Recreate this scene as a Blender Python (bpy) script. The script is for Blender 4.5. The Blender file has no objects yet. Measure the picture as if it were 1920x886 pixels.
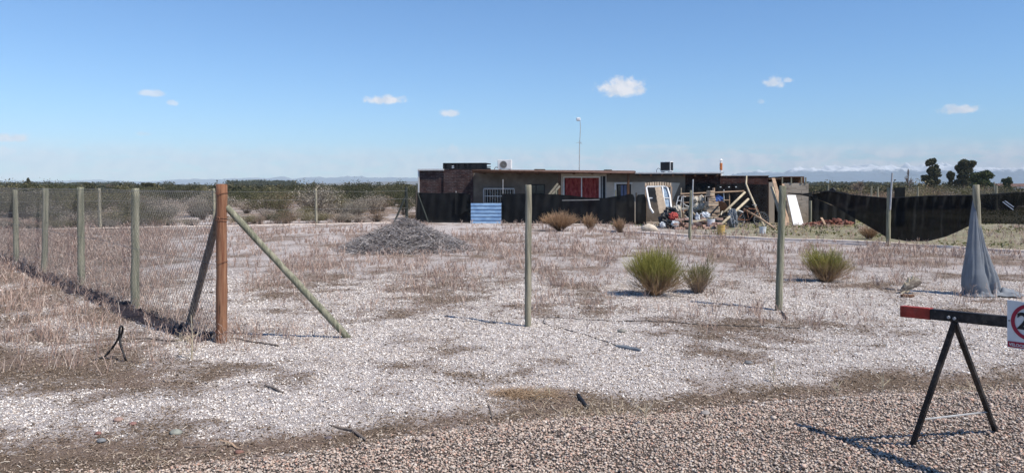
import bpy, math, random
import numpy as np
from mathutils import Vector, Matrix
PI = math.pi
R = math.radians
rng = np.random.default_rng(7)
random.seed(7)
scene = bpy.context.scene
COL = scene.collection

# ------------------------------------------------------------------ camera, sky, sun, exposure
F = 1387.0          # focal length in photograph pixels
HC = 1.7            # camera height
cam_d = bpy.data.cameras.new('camera')
cam = bpy.data.objects.new('camera', cam_d)
COL.objects.link(cam)
cam.location = (0, 0, HC)
cam.rotation_euler = (R(90), 0, 0)
cam_d.sensor_width = 36
cam_d.lens = F / 1920 * 36
cam_d.shift_y = -96 / 1920
cam_d.clip_start = 0.05
cam_d.clip_end = 40000
scene.camera = cam

SUN_EL = R(53)
SUN_FROM = Vector((0.83, -0.56))             # horizontal direction towards the sun
SUN_AZ = math.atan2(SUN_FROM.x, SUN_FROM.y)  # clockwise from +Y
world = bpy.data.worlds.new('World')
scene.world = world
world.use_nodes = True
wt = world.node_tree
for n in list(wt.nodes):
    wt.nodes.remove(n)


class G:
    """tiny node-graph helper"""
    def __init__(s, tree):
        s.t = tree
    def n(s, typ, **kw):
        nd = s.t.nodes.new(typ)
        for k, v in kw.items():
            setattr(nd, k, v)
        return nd
    def l(s, a, b):
        s.t.links.new(a, b)
    def put(s, sock, v):
        if hasattr(v, 'is_output') or isinstance(v, bpy.types.NodeSocket):
            s.l(v, sock)
        else:
            sock.default_value = v
    def m(s, op, a, b=0.0, c=None, clamp=False):
        nd = s.n('ShaderNodeMath', operation=op)
        nd.use_clamp = clamp
        s.put(nd.inputs[0], a)
        s.put(nd.inputs[1], b)
        if c is not None:
            s.put(nd.inputs[2], c)
        return nd.outputs[0]
    def step(s, v, a, b, lo=0.0, hi=1.0):
        nd = s.n('ShaderNodeMapRange', interpolation_type='SMOOTHSTEP')
        s.put(nd.inputs[0], v)
        nd.inputs[1].default_value = a
        nd.inputs[2].default_value = b
        nd.inputs[3].default_value = lo
        nd.inputs[4].default_value = hi
        return nd.outputs[0]
    def noise(s, vec, scale, detail=4, rough=0.6, dist=0.0):
        nd = s.n('ShaderNodeTexNoise')
        if vec is not None:
            s.l(vec, nd.inputs['Vector'])
        nd.inputs['Scale'].default_value = scale
        nd.inputs['Detail'].default_value = detail
        nd.inputs['Roughness'].default_value = rough
        nd.inputs['Distortion'].default_value = dist
        return nd.outputs['Fac']
    def mix(s, f, a, b, typ='MIX'):
        nd = s.n('ShaderNodeMix', data_type='RGBA', blend_type=typ)
        s.put(nd.inputs['Factor'], f)
        for k, v in ((6, a), (7, b)):
            if isinstance(v, (tuple, list)):
                nd.inputs[k].default_value = (*v[:3], 1)
            else:
                s.l(v, nd.inputs[k])
        return nd.outputs[2]
    def ramp(s, f, stops):
        nd = s.n('ShaderNodeValToRGB')
        s.l(f, nd.inputs[0])
        els = nd.color_ramp.elements
        while len(els) < len(stops):
            els.new(0.5)
        for e, (p, c) in zip(els, stops):
            e.position = p
            e.color = (*c, 1)
        return nd.outputs[0]
    def scalevec(s, vec, sc):
        nd = s.n('ShaderNodeMapping')
        s.l(vec, nd.inputs[0])
        nd.inputs['Scale'].default_value = sc
        return nd.outputs[0]


g = G(wt)
sky = g.n('ShaderNodeTexSky', sky_type='NISHITA')
sky.sun_disc = False
sky.sun_elevation = SUN_EL
sky.sun_rotation = SUN_AZ
sky.altitude = 300
sky.air_density = 0.95
sky.dust_density = 0.25
sky.ozone_density = 1.6
tc = g.n('ShaderNodeTexCoord')
sep = g.n('ShaderNodeSeparateXYZ')
g.l(tc.outputs['Generated'], sep.inputs[0])
az = g.m('ARCTAN2', sep.outputs[0], sep.outputs[1])
el = g.m('ARCSINE', sep.outputs[2])
cmb = g.n('ShaderNodeCombineXYZ')
g.l(az, cmb.inputs[0])
g.l(el, cmb.inputs[1])
aev = cmb.outputs[0]
nz = g.noise(aev, 95, 5, 0.6)
nz2 = g.noise(g.scalevec(aev, (1, 3.5, 1)), 22, 6, 0.62)
nzc = g.m('SUBTRACT', nz, 0.5)


def sky_dir(x, y):
    dx, dz = (x - 960) / F, (347 - y) / F
    return math.atan2(dx, 1), math.atan2(dz, math.hypot(dx, 1))


cloud = None
# x, y, half width, half height (photo pixels) and opacity of the small clouds
for (cx, cy, w, h, op) in [(1168, 168, 44, 21, .95), (1172, 160, 24, 16, .9), (1452, 156, 19, 12, .75), (1478, 151, 13, 6, .5),
                           (725, 189, 38, 10, .9), (727, 184, 18, 8, .6), (843, 214, 19, 8, .75), (283, 176, 26, 8, .6),
                           (321, 194, 12, 7, .5), (1800, 207, 40, 10, .75), (1785, 204, 20, 9, .5), (18, 260, 38, 12, .75),
                           (8, 286, 26, 14, .5), (88, 289, 42, 9, .5), (845, 285, 26, 13, .45), (836, 296, 20, 14, .3),
                           (1427, 192, 8, 6, .3), (268, 251, 15, 5, .3), (140, 318, 60, 10, .3), (1230, 276, 75, 6, .35)]:
    a0, e0 = sky_dir(cx, cy)
    k = math.cos(a0) ** 2
    ru, rv = w / F * k, h / F * math.cos(a0)
    du = g.m('DIVIDE', g.m('SUBTRACT', az, a0), ru)
    dv = g.m('DIVIDE', g.m('SUBTRACT', el, e0), rv)
    # flatter undersides
    dv = g.m('ADD', dv, g.m('MULTIPLY', g.m('MINIMUM', dv, 0.0), 0.55))
    r2 = g.m('SQRT', g.m('ADD', g.m('MULTIPLY', du, du), g.m('MULTIPLY', dv, dv)))
    r2 = g.m('ADD', r2, g.m('MULTIPLY', nzc, 2.0))
    o = g.m('MULTIPLY', g.step(r2, 1.25, 0.45), min(1.0, op * 1.12))
    cloud = o if cloud is None else g.m('MAXIMUM', cloud, o)
# long veil of cloud lying over the mountains, thicker towards the right
band = g.m('MULTIPLY', g.step(el, 0.060, 0.030), g.step(el, -0.01, 0.008))
right = g.step(az, -0.35, 0.5, 0.5, 1.0)
bandm = g.m('MULTIPLY', g.m('MULTIPLY', band, right), g.step(nz2, 0.32, 0.54))
cloud = g.m('MAXIMUM', cloud, g.m('MULTIPLY', bandm, 0.95))
shade = g.noise(aev, 60, 3, 0.5)
ccol = g.mix(g.step(shade, 0.35, 0.6), (5.0, 5.5, 6.4), (6.7, 6.7, 7.1))
skc = g.mix(1.0, sky.outputs[0], (0.575, 0.85, 1.12), 'MULTIPLY')
skc = g.mix(cloud, skc, ccol)
bg = g.n('ShaderNodeBackground')
g.l(skc, bg.inputs[0])
bg.inputs[1].default_value = 0.118
wo = g.n('ShaderNodeOutputWorld')
g.l(bg.outputs[0], wo.inputs[0])

sun_d = bpy.data.lights.new('sun', 'SUN')
sun = bpy.data.objects.new('sun', sun_d)
COL.objects.link(sun)
sun_d.energy = 5.0
sun_d.angle = R(0.53)
sun_d.color = (1.0, 0.925, 0.82)
sv = Vector((SUN_FROM.x * math.cos(SUN_EL), SUN_FROM.y * math.cos(SUN_EL), math.sin(SUN_EL)))
sun.rotation_euler = sv.to_track_quat('Z', 'Y').to_euler()
sun.location = (30, -20, 40)

vs = scene.view_settings
vs.view_transform = 'Standard'
vs.look = 'None'
vs.exposure = 0.22
vs.gamma = 1.0
vs.use_curve_mapping = False
scene.cycles.volume_bounces = 0
scene.cycles.transparent_max_bounces = 24
scene.cycles.max_bounces = 6
scene.cycles.use_denoising = True
scene.cycles.denoiser = 'OPENIMAGEDENOISE'
scene.cycles.denoising_input_passes = 'RGB_ALBEDO_NORMAL'
scene.cycles.denoising_prefilter = 'ACCURATE'

# ------------------------------------------------------------------ numpy noise and the lie of the land
_tab = np.random.default_rng(3).random((256, 256))


def vnoise(x, y):
    x = np.asarray(x, float); y = np.asarray(y, float)
    xi = np.floor(x).astype(int); yi = np.floor(y).astype(int)
    fx = x - xi; fy = y - yi
    fx = fx * fx * (3 - 2 * fx); fy = fy * fy * (3 - 2 * fy)
    a = _tab[xi % 256, yi % 256]; b = _tab[(xi + 1) % 256, yi % 256]
    c = _tab[xi % 256, (yi + 1) % 256]; d = _tab[(xi + 1) % 256, (yi + 1) % 256]
    return (a * (1 - fx) + b * fx) * (1 - fy) + (c * (1 - fx) + d * fx) * fy


def fbm(x, y, s, o=4):
    v = 0; a = 1; t = 0
    for i in range(o):
        v = v + a * vnoise(np.asarray(x) * s + 17.3 * i, np.asarray(y) * s + 9.1 * i)
        t += a; a *= .5; s *= 2.03
    return v / t


def sstep(v, a, b):
    t = np.clip((v - a) / (b - a), 0, 1)
    return t * t * (3 - 2 * t)


# y of the gravel's edge for each x
GEX = np.array([-30, -8, -3.2, -1.45, -.5, 0, 1.1, 2.25, 4.2, 9, 30])
GEY = np.array([-3, 2.6, 4.15, 4.62, 5.05, 5.28, 5.5, 5.85, 6.15, 6.9, 10])


def edge(x):
    return np.interp(x, GEX, GEY)


def gravel_w(x, y):
    w = 0.11 * (fbm(x, y, 3.1, 3) - .5) * 2 + 0.05 * (fbm(x, y, 11, 2) - .5) * 2
    return sstep(edge(x) + w - y, -0.03, 0.05)


def height(x, y):
    x = np.asarray(x, float); y = np.asarray(y, float)
    gr = sstep(edge(x) - y, -0.12, 0.55)
    h = 0.05 * gr
    ditch = np.exp(-((y - edge(x) - 0.36) / 0.27) ** 2)
    h = h - 0.035 * ditch
    near = np.exp(-((y - 5) / 26.) ** 2)
    h = h + (0.05 * (fbm(x, y, .45, 3) - .5) + 0.035 * (fbm(x, y, 1.7, 3) - .5)) * sstep(y, 4, 7) * 0.9
    fine = (0.017 * (fbm(x, y, 9, 2) - .5) + 0.014 * (vnoise(x * 25, y * 25) - .5))
    h = h + fine * near * (1 - .4 * gr)
    return h


def gz(x, y):
    return float(height(x, y))


# ------------------------------------------------------------------ object helpers
def link(o, parent=None):
    COL.objects.link(o)
    if parent is not None:
        o.parent = parent
    return o


def tag(o, label=None, cat=None, group=None, kind=None):
    if label: o['label'] = label
    if cat:
        o['category'] = cat
        if not kind: kind = 'thing'
    if group: o['group'] = group
    if kind: o['kind'] = kind
    return o


def thing(name, loc, label, cat, group=None):
    o = bpy.data.objects.new(name, None)
    o.location = loc
    o.empty_display_size = .2
    link(o)
    return tag(o, label, cat, group)


def raw_mesh(name, verts, faces_flat, counts, mat=None, smooth=False):
    """verts Nx3, faces_flat index array, counts per-face vertex counts"""
    me = bpy.data.meshes.new(name)
    verts = np.asarray(verts, np.float32).reshape(-1, 3)
    faces_flat = np.asarray(faces_flat, np.int32).ravel()
    counts = np.asarray(counts, np.int32)
    me.vertices.add(len(verts)); me.vertices.foreach_set('co', verts.ravel())
    me.loops.add(len(faces_flat)); me.loops.foreach_set('vertex_index', faces_flat)
    me.polygons.add(len(counts))
    st = np.concatenate([[0], np.cumsum(counts)[:-1]]).astype(np.int32)
    me.polygons.foreach_set('loop_start', st)
    me.polygons.foreach_set('loop_total', counts)
    if smooth:
        me.polygons.foreach_set('use_smooth', np.ones(len(counts), bool))
    me.update(calc_edges=True)
    if mat: me.materials.append(mat)
    return me


class MB:
    """collects shapes in world coordinates; build() links them as ONE mesh object"""
    def __init__(s):
        s.v = []; s.f = []
    def add(s, vs, fs):
        k = len(s.v)
        s.v += [tuple(v) for v in vs]
        s.f += [tuple(i + k for i in f) for f in fs]
        return s
    def hexa(s, p):      # 8 points: bottom 4 (ccw), top 4
        return s.add(p, [(3, 2, 1, 0), (4, 5, 6, 7), (0, 1, 5, 4), (1, 2, 6, 5), (2, 3, 7, 6), (3, 0, 4, 7)])
    def box(s, c, size, rot=None):
        c = Vector(c); h = [x / 2 for x in size]
        ps = [Vector((sx * h[0], sy * h[1], sz * h[2])) for sz in (-1, 1) for sx, sy in ((-1, -1), (1, -1), (1, 1), (-1, 1))]
        if rot is not None:
            ps = [rot @ p for p in ps]
        return s.hexa([c + p for p in ps])
    def frame_box(s, fr, u0, u1, w0, w1, z0, z1):   # in a facade frame
        return s.hexa([fr.p(u0, w0, z0), fr.p(u1, w0, z0), fr.p(u1, w1, z0), fr.p(u0, w1, z0),
                       fr.p(u0, w0, z1), fr.p(u1, w0, z1), fr.p(u1, w1, z1), fr.p(u0, w1, z1)])
    def tube(s, pts, r, n=8, cap=True, sq=False):
        pts = [Vector(p) for p in pts]
        if not isinstance(r, (list, tuple)): r = [r] * len(pts)
        rings = []
        k = len(s.v)
        ref = None
        for i, p in enumerate(pts):
            d = (pts[min(i + 1, len(pts) - 1)] - pts[max(i - 1, 0)])
            if d.length < 1e-9: d = Vector((0, 0, 1))
            d.normalize()
            if ref is None:
                ref = Vector((0, 0, 1)) if abs(d.z) < .9 else Vector((0, 1, 0))
            a = d.cross(ref)
            if a.length < 1e-4:
                a = d.cross(Vector((1, .3, .2)))
            a.normalize(); b = d.cross(a).normalized()
            for j in range(n):
                t = 2 * PI * (j + .5) / n
                s.v.append(tuple(p + (a * math.cos(t) + b * math.sin(t)) * r[i]))
        for i in range(len(pts) - 1):
            for j in range(n):
                s.f.append((k + i * n + j, k + i * n + (j + 1) % n, k + (i + 1) * n + (j + 1) % n, k + (i + 1) * n + j))
        if cap:
            s.f.append(tuple(k + j for j in reversed(range(n))))
            s.f.append(tuple(k + (len(pts) - 1) * n + j for j in range(n)))
        return s
    def bar(s, a, b, w, t, up=Vector((0, 0, 1))):   # rectangular bar from a to b, width w, thickness t
        a = Vector(a); b = Vector(b); d = (b - a).normalized()
        x = d.cross(up)
        if x.length < 1e-3: x = d.cross(Vector((0, 1, 0)))
        x.normalize(); y = d.cross(x).normalized()
        return s.hexa([a + x * sx * w / 2 + y * sy * t / 2 for sx, sy in ((-1, -1), (1, -1), (1, 1), (-1, 1))] +
                      [b + x * sx * w / 2 + y * sy * t / 2 for sx, sy in ((-1, -1), (1, -1), (1, 1), (-1, 1))])
    def blob(s, c, r, seed=0, nu=12, nv=8, amp=.25, freq=2.2, rot=None, squash=None, crumple=0):
        c = Vector(c); rr = random.Random(seed)
        ox, oy = rr.random() * 50, rr.random() * 50
        k = len(s.v)
        for i in range(nv + 1):
            ph = PI * i / nv
            for j in range(nu):
                th = 2 * PI * j / nu
                d = Vector((math.sin(ph) * math.cos(th), math.sin(ph) * math.sin(th), math.cos(ph)))
                m = 1 + amp * 2 * (float(vnoise(ox + d.x * freq + d.z * 1.7, oy + d.y * freq + d.z)) - .5)
                if crumple:
                    m += crumple * (abs(2 * float(vnoise(ox + d.x * 5 + d.z * 3.1, oy + d.y * 5 - d.z * 2.7)) - 1) - .5) + crumple * .6 * (float(vnoise(ox + d.x * 12 + d.z * 7, oy + d.y * 12 + d.z * 5)) - .5)
                q = Vector((d.x * r[0] * m, d.y * r[1] * m, d.z * r[2] * m))
                if squash is not None: q.z = max(q.z, -squash)
                if rot is not None: q = rot @ q
                s.v.append(tuple(c + q))
        for i in range(nv):
            for j in range(nu):
                s.f.append((k + i * nu + j, k + (i + 1) * nu + j, k + (i + 1) * nu + (j + 1) % nu, k + i * nu + (j + 1) % nu))
        return s
    def build(s, name, mat, parent=None, loc=None, smooth=False, bevel=0):
        o3 = Vector(parent.matrix_basis.translation) if parent is not None else Vector(loc if loc is not None else (0, 0, 0))
        if parent is not None and parent.parent is not None:
            o3 = Vector(parent.parent.matrix_basis.translation) + Vector(parent.matrix_basis.translation)
        me = bpy.data.meshes.new(name)
        me.from_pydata([tuple(Vector(v) - o3) for v in s.v], [], s.f)
        if smooth:
            me.polygons.foreach_set('use_smooth', [True] * len(me.polygons))
        me.materials.append(mat)
        me.update()
        ob = bpy.data.objects.new(name, me)
        if parent is None: ob.location = o3
        link(ob, parent)
        if bevel:
            b = ob.modifiers.new('bevel', 'BEVEL'); b.width = bevel; b.segments = 2; b.limit_method = 'ANGLE'
        return ob


# ------------------------------------------------------------------ materials
def mat(name, col, rough=.85, var=.25, scale=8., bump=.3, bscale=None, stretch=(1, 1, 1), col2=None, spec=.3, metal=0., island=0., trans=None, coat=0, cracks=0., chips=None):
    m = bpy.data.materials.new(name); m.use_nodes = True
    t = m.node_tree; g = G(t)
    bs = t.nodes['Principled BSDF']
    co = g.n('ShaderNodeTexCoord').outputs['Object']
    co = g.scalevec(co, stretch)
    n1 = g.noise(co, scale, 6, .65)
    c2 = col2 if col2 else tuple(min(1, c * (1 - var)) for c in col)
    c1 = col if col2 else tuple(min(1, c * (1 + var)) for c in col)
    c = g.mix(g.step(n1, .3, .7), c2, c1)
    if cracks:       # long dark drying splits and a few knots
        raw = g.n('ShaderNodeTexCoord').outputs['Object']
        ck = g.noise(g.scalevec(raw, (55, 55, 1.6)), 1.0, 3, .6)
        c = g.mix(g.m('MULTIPLY', g.step(ck, .62, .68), cracks), c, tuple(x * .18 for x in col))
        kn = g.noise(g.scalevec(raw, (9, 9, 5)), 1.0, 2, .5)
        c = g.mix(g.m('MULTIPLY', g.step(kn, .70, .76), cracks), c, tuple(x * .30 for x in col))
    if chips:        # worn paint
        raw = g.n('ShaderNodeTexCoord').outputs['Object']
        c = g.mix(g.m('MULTIPLY', g.step(g.noise(raw, 38, 6, .75), .60, .66), .8), c, chips)
        c = g.mix(g.m('MULTIPLY', g.step(g.noise(raw, 7, 5, .7), .45, .75), .18), c, (.35, .29, .24))
    if island:
        ge = g.n('ShaderNodeNewGeometry')
        k = g.m('MULTIPLY_ADD', ge.outputs['Random Per Island'], island * 2, 1 - island)
        cc = g.n('ShaderNodeCombineXYZ')
        for i in range(3): g.l(k, cc.inputs[i])
        c = g.mix(1.0, c, cc.outputs[0], 'MULTIPLY')
    g.l(c, bs.inputs['Base Color'])
    bs.inputs['Roughness'].default_value = rough
    bs.inputs['Specular IOR Level'].default_value = spec
    bs.inputs['Metallic'].default_value = metal
    if bump:
        bp = g.n('ShaderNodeBump'); bp.inputs['Strength'].default_value = bump
        bp.inputs['Distance'].default_value = .01
        g.l(g.noise(co, bscale or scale * 4, 5, .7), bp.inputs['Height'])
        g.l(bp.outputs[0], bs.inputs['Normal'])
    if trans is not None:
        tr = g.n('ShaderNodeBsdfTransparent')
        mx = g.n('ShaderNodeMixShader'); mx.inputs[0].default_value = trans
        g.l(bs.outputs[0], mx.inputs[1]); g.l(tr.outputs[0], mx.inputs[2])
        out = t.nodes['Material Output']; g.l(mx.outputs[0], out.inputs['Surface'])
    return m


def island_mat(name, stops, rough=.9, transl=0.0, plant=0.0, attr=False):
    """one colour per island of the mesh (per stem, stone, leaf)"""
    m = bpy.data.materials.new(name); m.use_nodes = True
    t = m.node_tree; g = G(t); bs = t.nodes['Principled BSDF']
    ge = g.n('ShaderNodeNewGeometry')
    c = g.ramp(ge.outputs['Random Per Island'], stops)
    if plant:
        if attr:
            an = g.n('ShaderNodeAttribute'); an.attribute_name = 'plant'; rnd = an.outputs['Fac']
        else:
            rnd = g.n('ShaderNodeObjectInfo').outputs['Random']
        c = g.mix(1.0, c, g.mix(rnd, (1 - plant, 1 - plant * .9, 1 - plant), (1 + plant, 1 + plant * .8, 1 + plant * .6)), 'MULTIPLY')
    g.l(c, bs.inputs['Base Color'])
    bs.inputs['Roughness'].default_value = rough
    bs.inputs['Specular IOR Level'].default_value = .2
    if transl:
        td = g.n('ShaderNodeBsdfTranslucent')
        g.l(c, td.inputs[0])
        mx = g.n('ShaderNodeMixShader'); mx.inputs[0].default_value = transl
        g.l(bs.outputs[0], mx.inputs[1]); g.l(td.outputs[0], mx.inputs[2])
        g.l(mx.outputs[0], t.nodes['Material Output'].inputs['Surface'])
    return m


M = {}
M['post_green'] = mat('treated_post', (.36, .34, .25), .85, .3, 3.5, 1.0, 24, (9, 9, .45), col2=(.115, .125, .08), cracks=.9)
M['post_grey'] = mat('weathered_post', (.40, .36, .27), .85, .3, 3.5, 1.0, 24, (9, 9, .45), col2=(.15, .145, .105), cracks=.9)
M['post_orange'] = mat('orange_post', (.33, .175, .10), .8, .3, 4, .8, 26, (9, 9, .45), col2=(.17, .065, .035), cracks=.9)
M['post_brown'] = mat('brown_post', (.07, .058, .048), .85, .3, 3, .5, 30, (6, 6, .6))
M['brace_brown'] = mat('brown_brace', (.30, .235, .18), .85, .3, 3.5, .9, 24, (9, 9, .45), col2=(.15, .11, .085))
M['wood_dark'] = mat('dark_wood', (.10, .05, .028), .8, .3, 5, .4, 30)
M['wood_pale'] = mat('pale_wood', (.45, .38, .27), .8, .25, 5, .4, 30)
M['wood_tan'] = mat('tan_wood', (.36, .25, .17), .85, .25, 5, .4, 30, island=.25)
M['galv'] = mat('galvanised_wire', (.24, .23, .22), .5, .2, 20, 0, metal=.3)
M['steel'] = mat('painted_steel', (.42, .42, .42), .5, .15, 10, 0, metal=.2)
M['rust'] = mat('rusty_steel', (.22, .10, .06), .8, .35, 12, .3)
M['black'] = mat('black_paint', (.014, .014, .016), .5, .3, 14, .1, 60)
M['black_worn'] = mat('worn_black_paint', (.012, .012, .014), .55, .3, 14, .3, 60, chips=(.10, .075, .06))
M['red'] = mat('red_paint', (.33, .035, .022), .55, .3, 10, .3, 50, chips=(.14, .03, .02))
M['post_dark'] = mat('dark_post', (.028, .034, .03), .85, .3, 3, .5, 30)
M['white'] = mat('white_paint', (.75, .75, .74), .55, .08, 6, .1, 40)
M['cloth_dark'] = mat('shade_net', (.009, .0105, .0125), .9, .35, 3, .5, 60, trans=.03, spec=.1)
M['cloth_thin'] = mat('thin_shade_net', (.010, .0115, .0135), .9, .35, 3, .5, 60, trans=.11, spec=.1)
M['tarp'] = mat('grey_tarpaulin', (.165, .182, .205), .62, .12, 5, .25, 30)
M['plaster_dark'] = mat('grey_render', (.15, .125, .10), .92, .3, 1.3, .4, 25)
M['plaster_cream'] = mat('cream_render', (.52, .465, .385), .92, .12, 2, .3, 25)
M['roof'] = mat('weathered_roof_edge', (.13, .075, .055), .8, .35, 6, .3, 30)
M['roof_pale'] = mat('galvanised_roof', (.5, .51, .52), .5, .15, 5, .2, 30)
M['glass'] = mat('dark_glass', (.012, .014, .018), .12, .2, 5, 0, spec=.6)
M['curtain'] = mat('red_curtain', (.20, .018, .024), .8, .55, 9, .3, 30, (1, 1, .6), col2=(.42, .10, .09))
M['curtain_blue'] = mat('blue_curtain', (.14, .17, .28), .8, .4, 12, .3, 30, (3, 3, .2))
M['blue_sheet'] = mat('blue_metal_sheet', (.30, .46, .64), .5, .3, 2.5, .15, 20, (1, 1, 3), col2=(.13, .24, .43))
M['concrete'] = mat('old_concrete', (.72, .62, .54), .95, .15, 3, .4, 30)
M['stone_white'] = mat('pale_stone', (.58, .5, .4), .9, .2, 6, .5, 30)
M['bag_black'] = mat('black_bag', (.02, .022, .026), .35, .3, 8, .6, 20)
M['bag_red'] = mat('red_bag', (.38, .06, .05), .6, .3, 8, .5, 20)
M['sack'] = mat('pale_sack', (.55, .50, .42), .85, .25, 8, .5, 20)
M['box_beige'] = mat('beige_board', (.48, .38, .28), .85, .2, 6, .3, 20, island=.2)
M['brick_red'] = mat('loose_brick', (.24, .10, .07), .9, .3, 6, .4, 20, island=.3)
M['yellow'] = mat('yellow_plastic', (.50, .34, .12), .5, .25, 8, .1, 30)
M['plastic_white'] = mat('white_plastic', (.62, .65, .68), .45, .15, 8, .1, 30)
M['rubber'] = mat('black_rubber', (.018, .018, .02), .6, .3, 20, .2, 60)
M['blue_paint'] = mat('blue_paint', (.05, .12, .35), .5, .2, 10, 0)
M['bark'] = mat('grey_bark', (.16, .13, .11), .95, .3, 6, .5, 30)


def brick_mat(name, c1, c2, mortar, bw=.26, bh=.075, stain=.5, msize=.012):
    m = bpy.data.materials.new(name); m.use_nodes = True
    t = m.node_tree; g = G(t); bs = t.nodes['Principled BSDF']
    uv = g.n('ShaderNodeTexCoord').outputs['UV']
    br = g.n('ShaderNodeTexBrick')
    dn = g.n('ShaderNodeTexNoise'); g.l(uv, dn.inputs['Vector']); dn.inputs['Scale'].default_value = 6
    va = g.n('ShaderNodeVectorMath', operation='MULTIPLY_ADD')
    g.l(dn.outputs['Color'], va.inputs[0]); va.inputs[1].default_value = (.02, .02, 0); g.l(uv, va.inputs[2])
    g.l(va.outputs[0], br.inputs['Vector'])
    br.inputs['Scale'].default_value = 1
    br.inputs['Brick Width'].default_value = bw
    br.inputs['Row Height'].default_value = bh
    br.inputs['Mortar Size'].default_value = msize
    br.inputs['Mortar Smooth'].default_value = .2
    br.inputs['Color1'].default_value = (*c1, 1); br.inputs['Color2'].default_value = (*c2, 1)
    br.inputs['Mortar'].default_value = (*mortar, 1)
    rag = g.noise(uv, 2.2, 6, .75)
    # mortar is missing or dirty in ragged patches
    mfac = g.m('MULTIPLY', br.outputs['Fac'], g.step(rag, .60, .40))
    c = g.mix(mfac, br.outputs['Color'], tuple(x * .6 for x in c2))
    st = g.noise(g.scalevec(uv, (1, .35, 1)), 1.4, 5, .6)
    c = g.mix(g.m('MULTIPLY', g.step(st, .45, .75), stain), c, (.02, .018, .02))
    sp = g.noise(g.scalevec(uv, (1, 3.2, 1)), 5.5, 4, .6)
    c = g.mix(g.m('MULTIPLY', g.step(sp, .66, .74), .55), c, (.5, .46, .43))
    g.l(c, bs.inputs['Base Color'])
    bs.inputs['Roughness'].default_value = .95
    bs.inputs['Specular IOR Level'].default_value = .15
    bp = g.n('ShaderNodeBump'); bp.inputs['Strength'].default_value = .8; bp.inputs['Distance'].default_value = .012
    bp.invert = True
    g.l(g.m('ADD', br.outputs['Fac'], g.m('MULTIPLY', g.noise(uv, 30, 4), .5)), bp.inputs['Height'])
    g.l(bp.outputs[0], bs.inputs['Normal'])
    return m


M['brick_dark'] = brick_mat('dark_brick', (.070, .038, .036), (.040, .026, .028), (.14, .12, .12), stain=.6)  # very dark brick with random darker blotches
M['brick_brown'] = brick_mat('red_brown_brick', (.080, .030, .024), (.042, .018, .017), (.12, .09, .08), stain=.85)
M['block'] = brick_mat('rough_block', (.44, .37, .30), (.30, .25, .20), (.50, .45, .38), .38, .15, .3)
# ------------------------------------------------------------------ the ground
def ground_mat():
    m = bpy.data.materials.new('salt_crust_ground'); m.use_nodes = True
    t = m.node_tree; g = G(t); bs = t.nodes['Principled BSDF']
    co = g.n('ShaderNodeTexCoord').outputs['Object']
    at = g.n('ShaderNodeAttribute'); at.attribute_name = 'cover'
    sp = g.n('ShaderNodeSeparateColor'); g.l(at.outputs['Color'], sp.inputs[0])
    dirt, grav, green = sp.outputs[0], sp.outputs[1], sp.outputs[2]
    n1 = g.noise(co, .55, 5, .6)
    n2 = g.noise(co, 3.2, 6, .7)
    n3 = g.noise(co, 22, 5, .7)
    n4 = g.noise(co, 75, 3, .7)
    # how much bare earth and litter shows through the salt
    k = g.m('ADD', g.m('MULTIPLY', dirt, .50), g.m('MULTIPLY', g.m('SUBTRACT', n2, .5), .8))
    k = g.m('ADD', k, g.m('MULTIPLY', g.m('SUBTRACT', n1, .5), .4))
    k = g.m('ADD', k, g.m('MULTIPLY', g.m('SUBTRACT', n3, .5), 2.4))
    k = g.m('ADD', k, g.m('MULTIPLY', g.m('SUBTRACT', n4, .5), 1.9))
    mask = g.step(k, .16, .50)
    salt = g.mix(g.step(n3, .35, .65), (.48, .42, .385), (.78, .725, .705))
    spk = g.noise(co, 48, 3, .65, .4)
    salt = g.mix(g.step(spk, .54, .64), salt, (.20, .16, .14))
    soil = g.mix(g.step(n4, .35, .65), (.075, .053, .038), (.29, .215, .155))
    tint = g.mix(g.step(g.noise(co, 1.3, 4, .6), .42, .62), soil, g.mix(g.step(n4, .3, .7), (.13, .088, .066), (.36, .27, .215)))
    c = g.mix(mask, salt, tint)
    gs = g.mix(g.step(n4, .3, .7), (.06, .05, .045), (.22, .18, .15))
    c = g.mix(grav, c, gs)
    gc = g.mix(g.step(n2, .35, .65), (.36, .31, .20), (.16, .17, .08))
    c = g.mix(g.m('MULTIPLY', green, g.step(n3, .25, .5)), c, gc)
    g.l(c, bs.inputs['Base Color'])
    bs.inputs['Roughness'].default_value = .95
    bs.inputs['Specular IOR Level'].default_value = .12
    hgt = g.m('ADD', g.m('MULTIPLY', n3, 1.2), g.m('ADD', g.m('MULTIPLY', n4, .7), g.m('MULTIPLY', g.noise(co, 190, 2), .25)))
    bp = g.n('ShaderNodeBump'); bp.inputs['Strength'].default_value = 1.0; bp.inputs['Distance'].default_value = .035
    g.l(hgt, bp.inputs['Height']); g.l(bp.outputs[0], bs.inputs['Normal'])
    return m


def KERB_D(x):            # depth of the concrete edging at X
    return np.interp(x, [3.0, 3.9, 5.9, 10.9, 12.7, 22], [27.4, 26.8, 24.6, 21.1, 18.9, 11])


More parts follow.
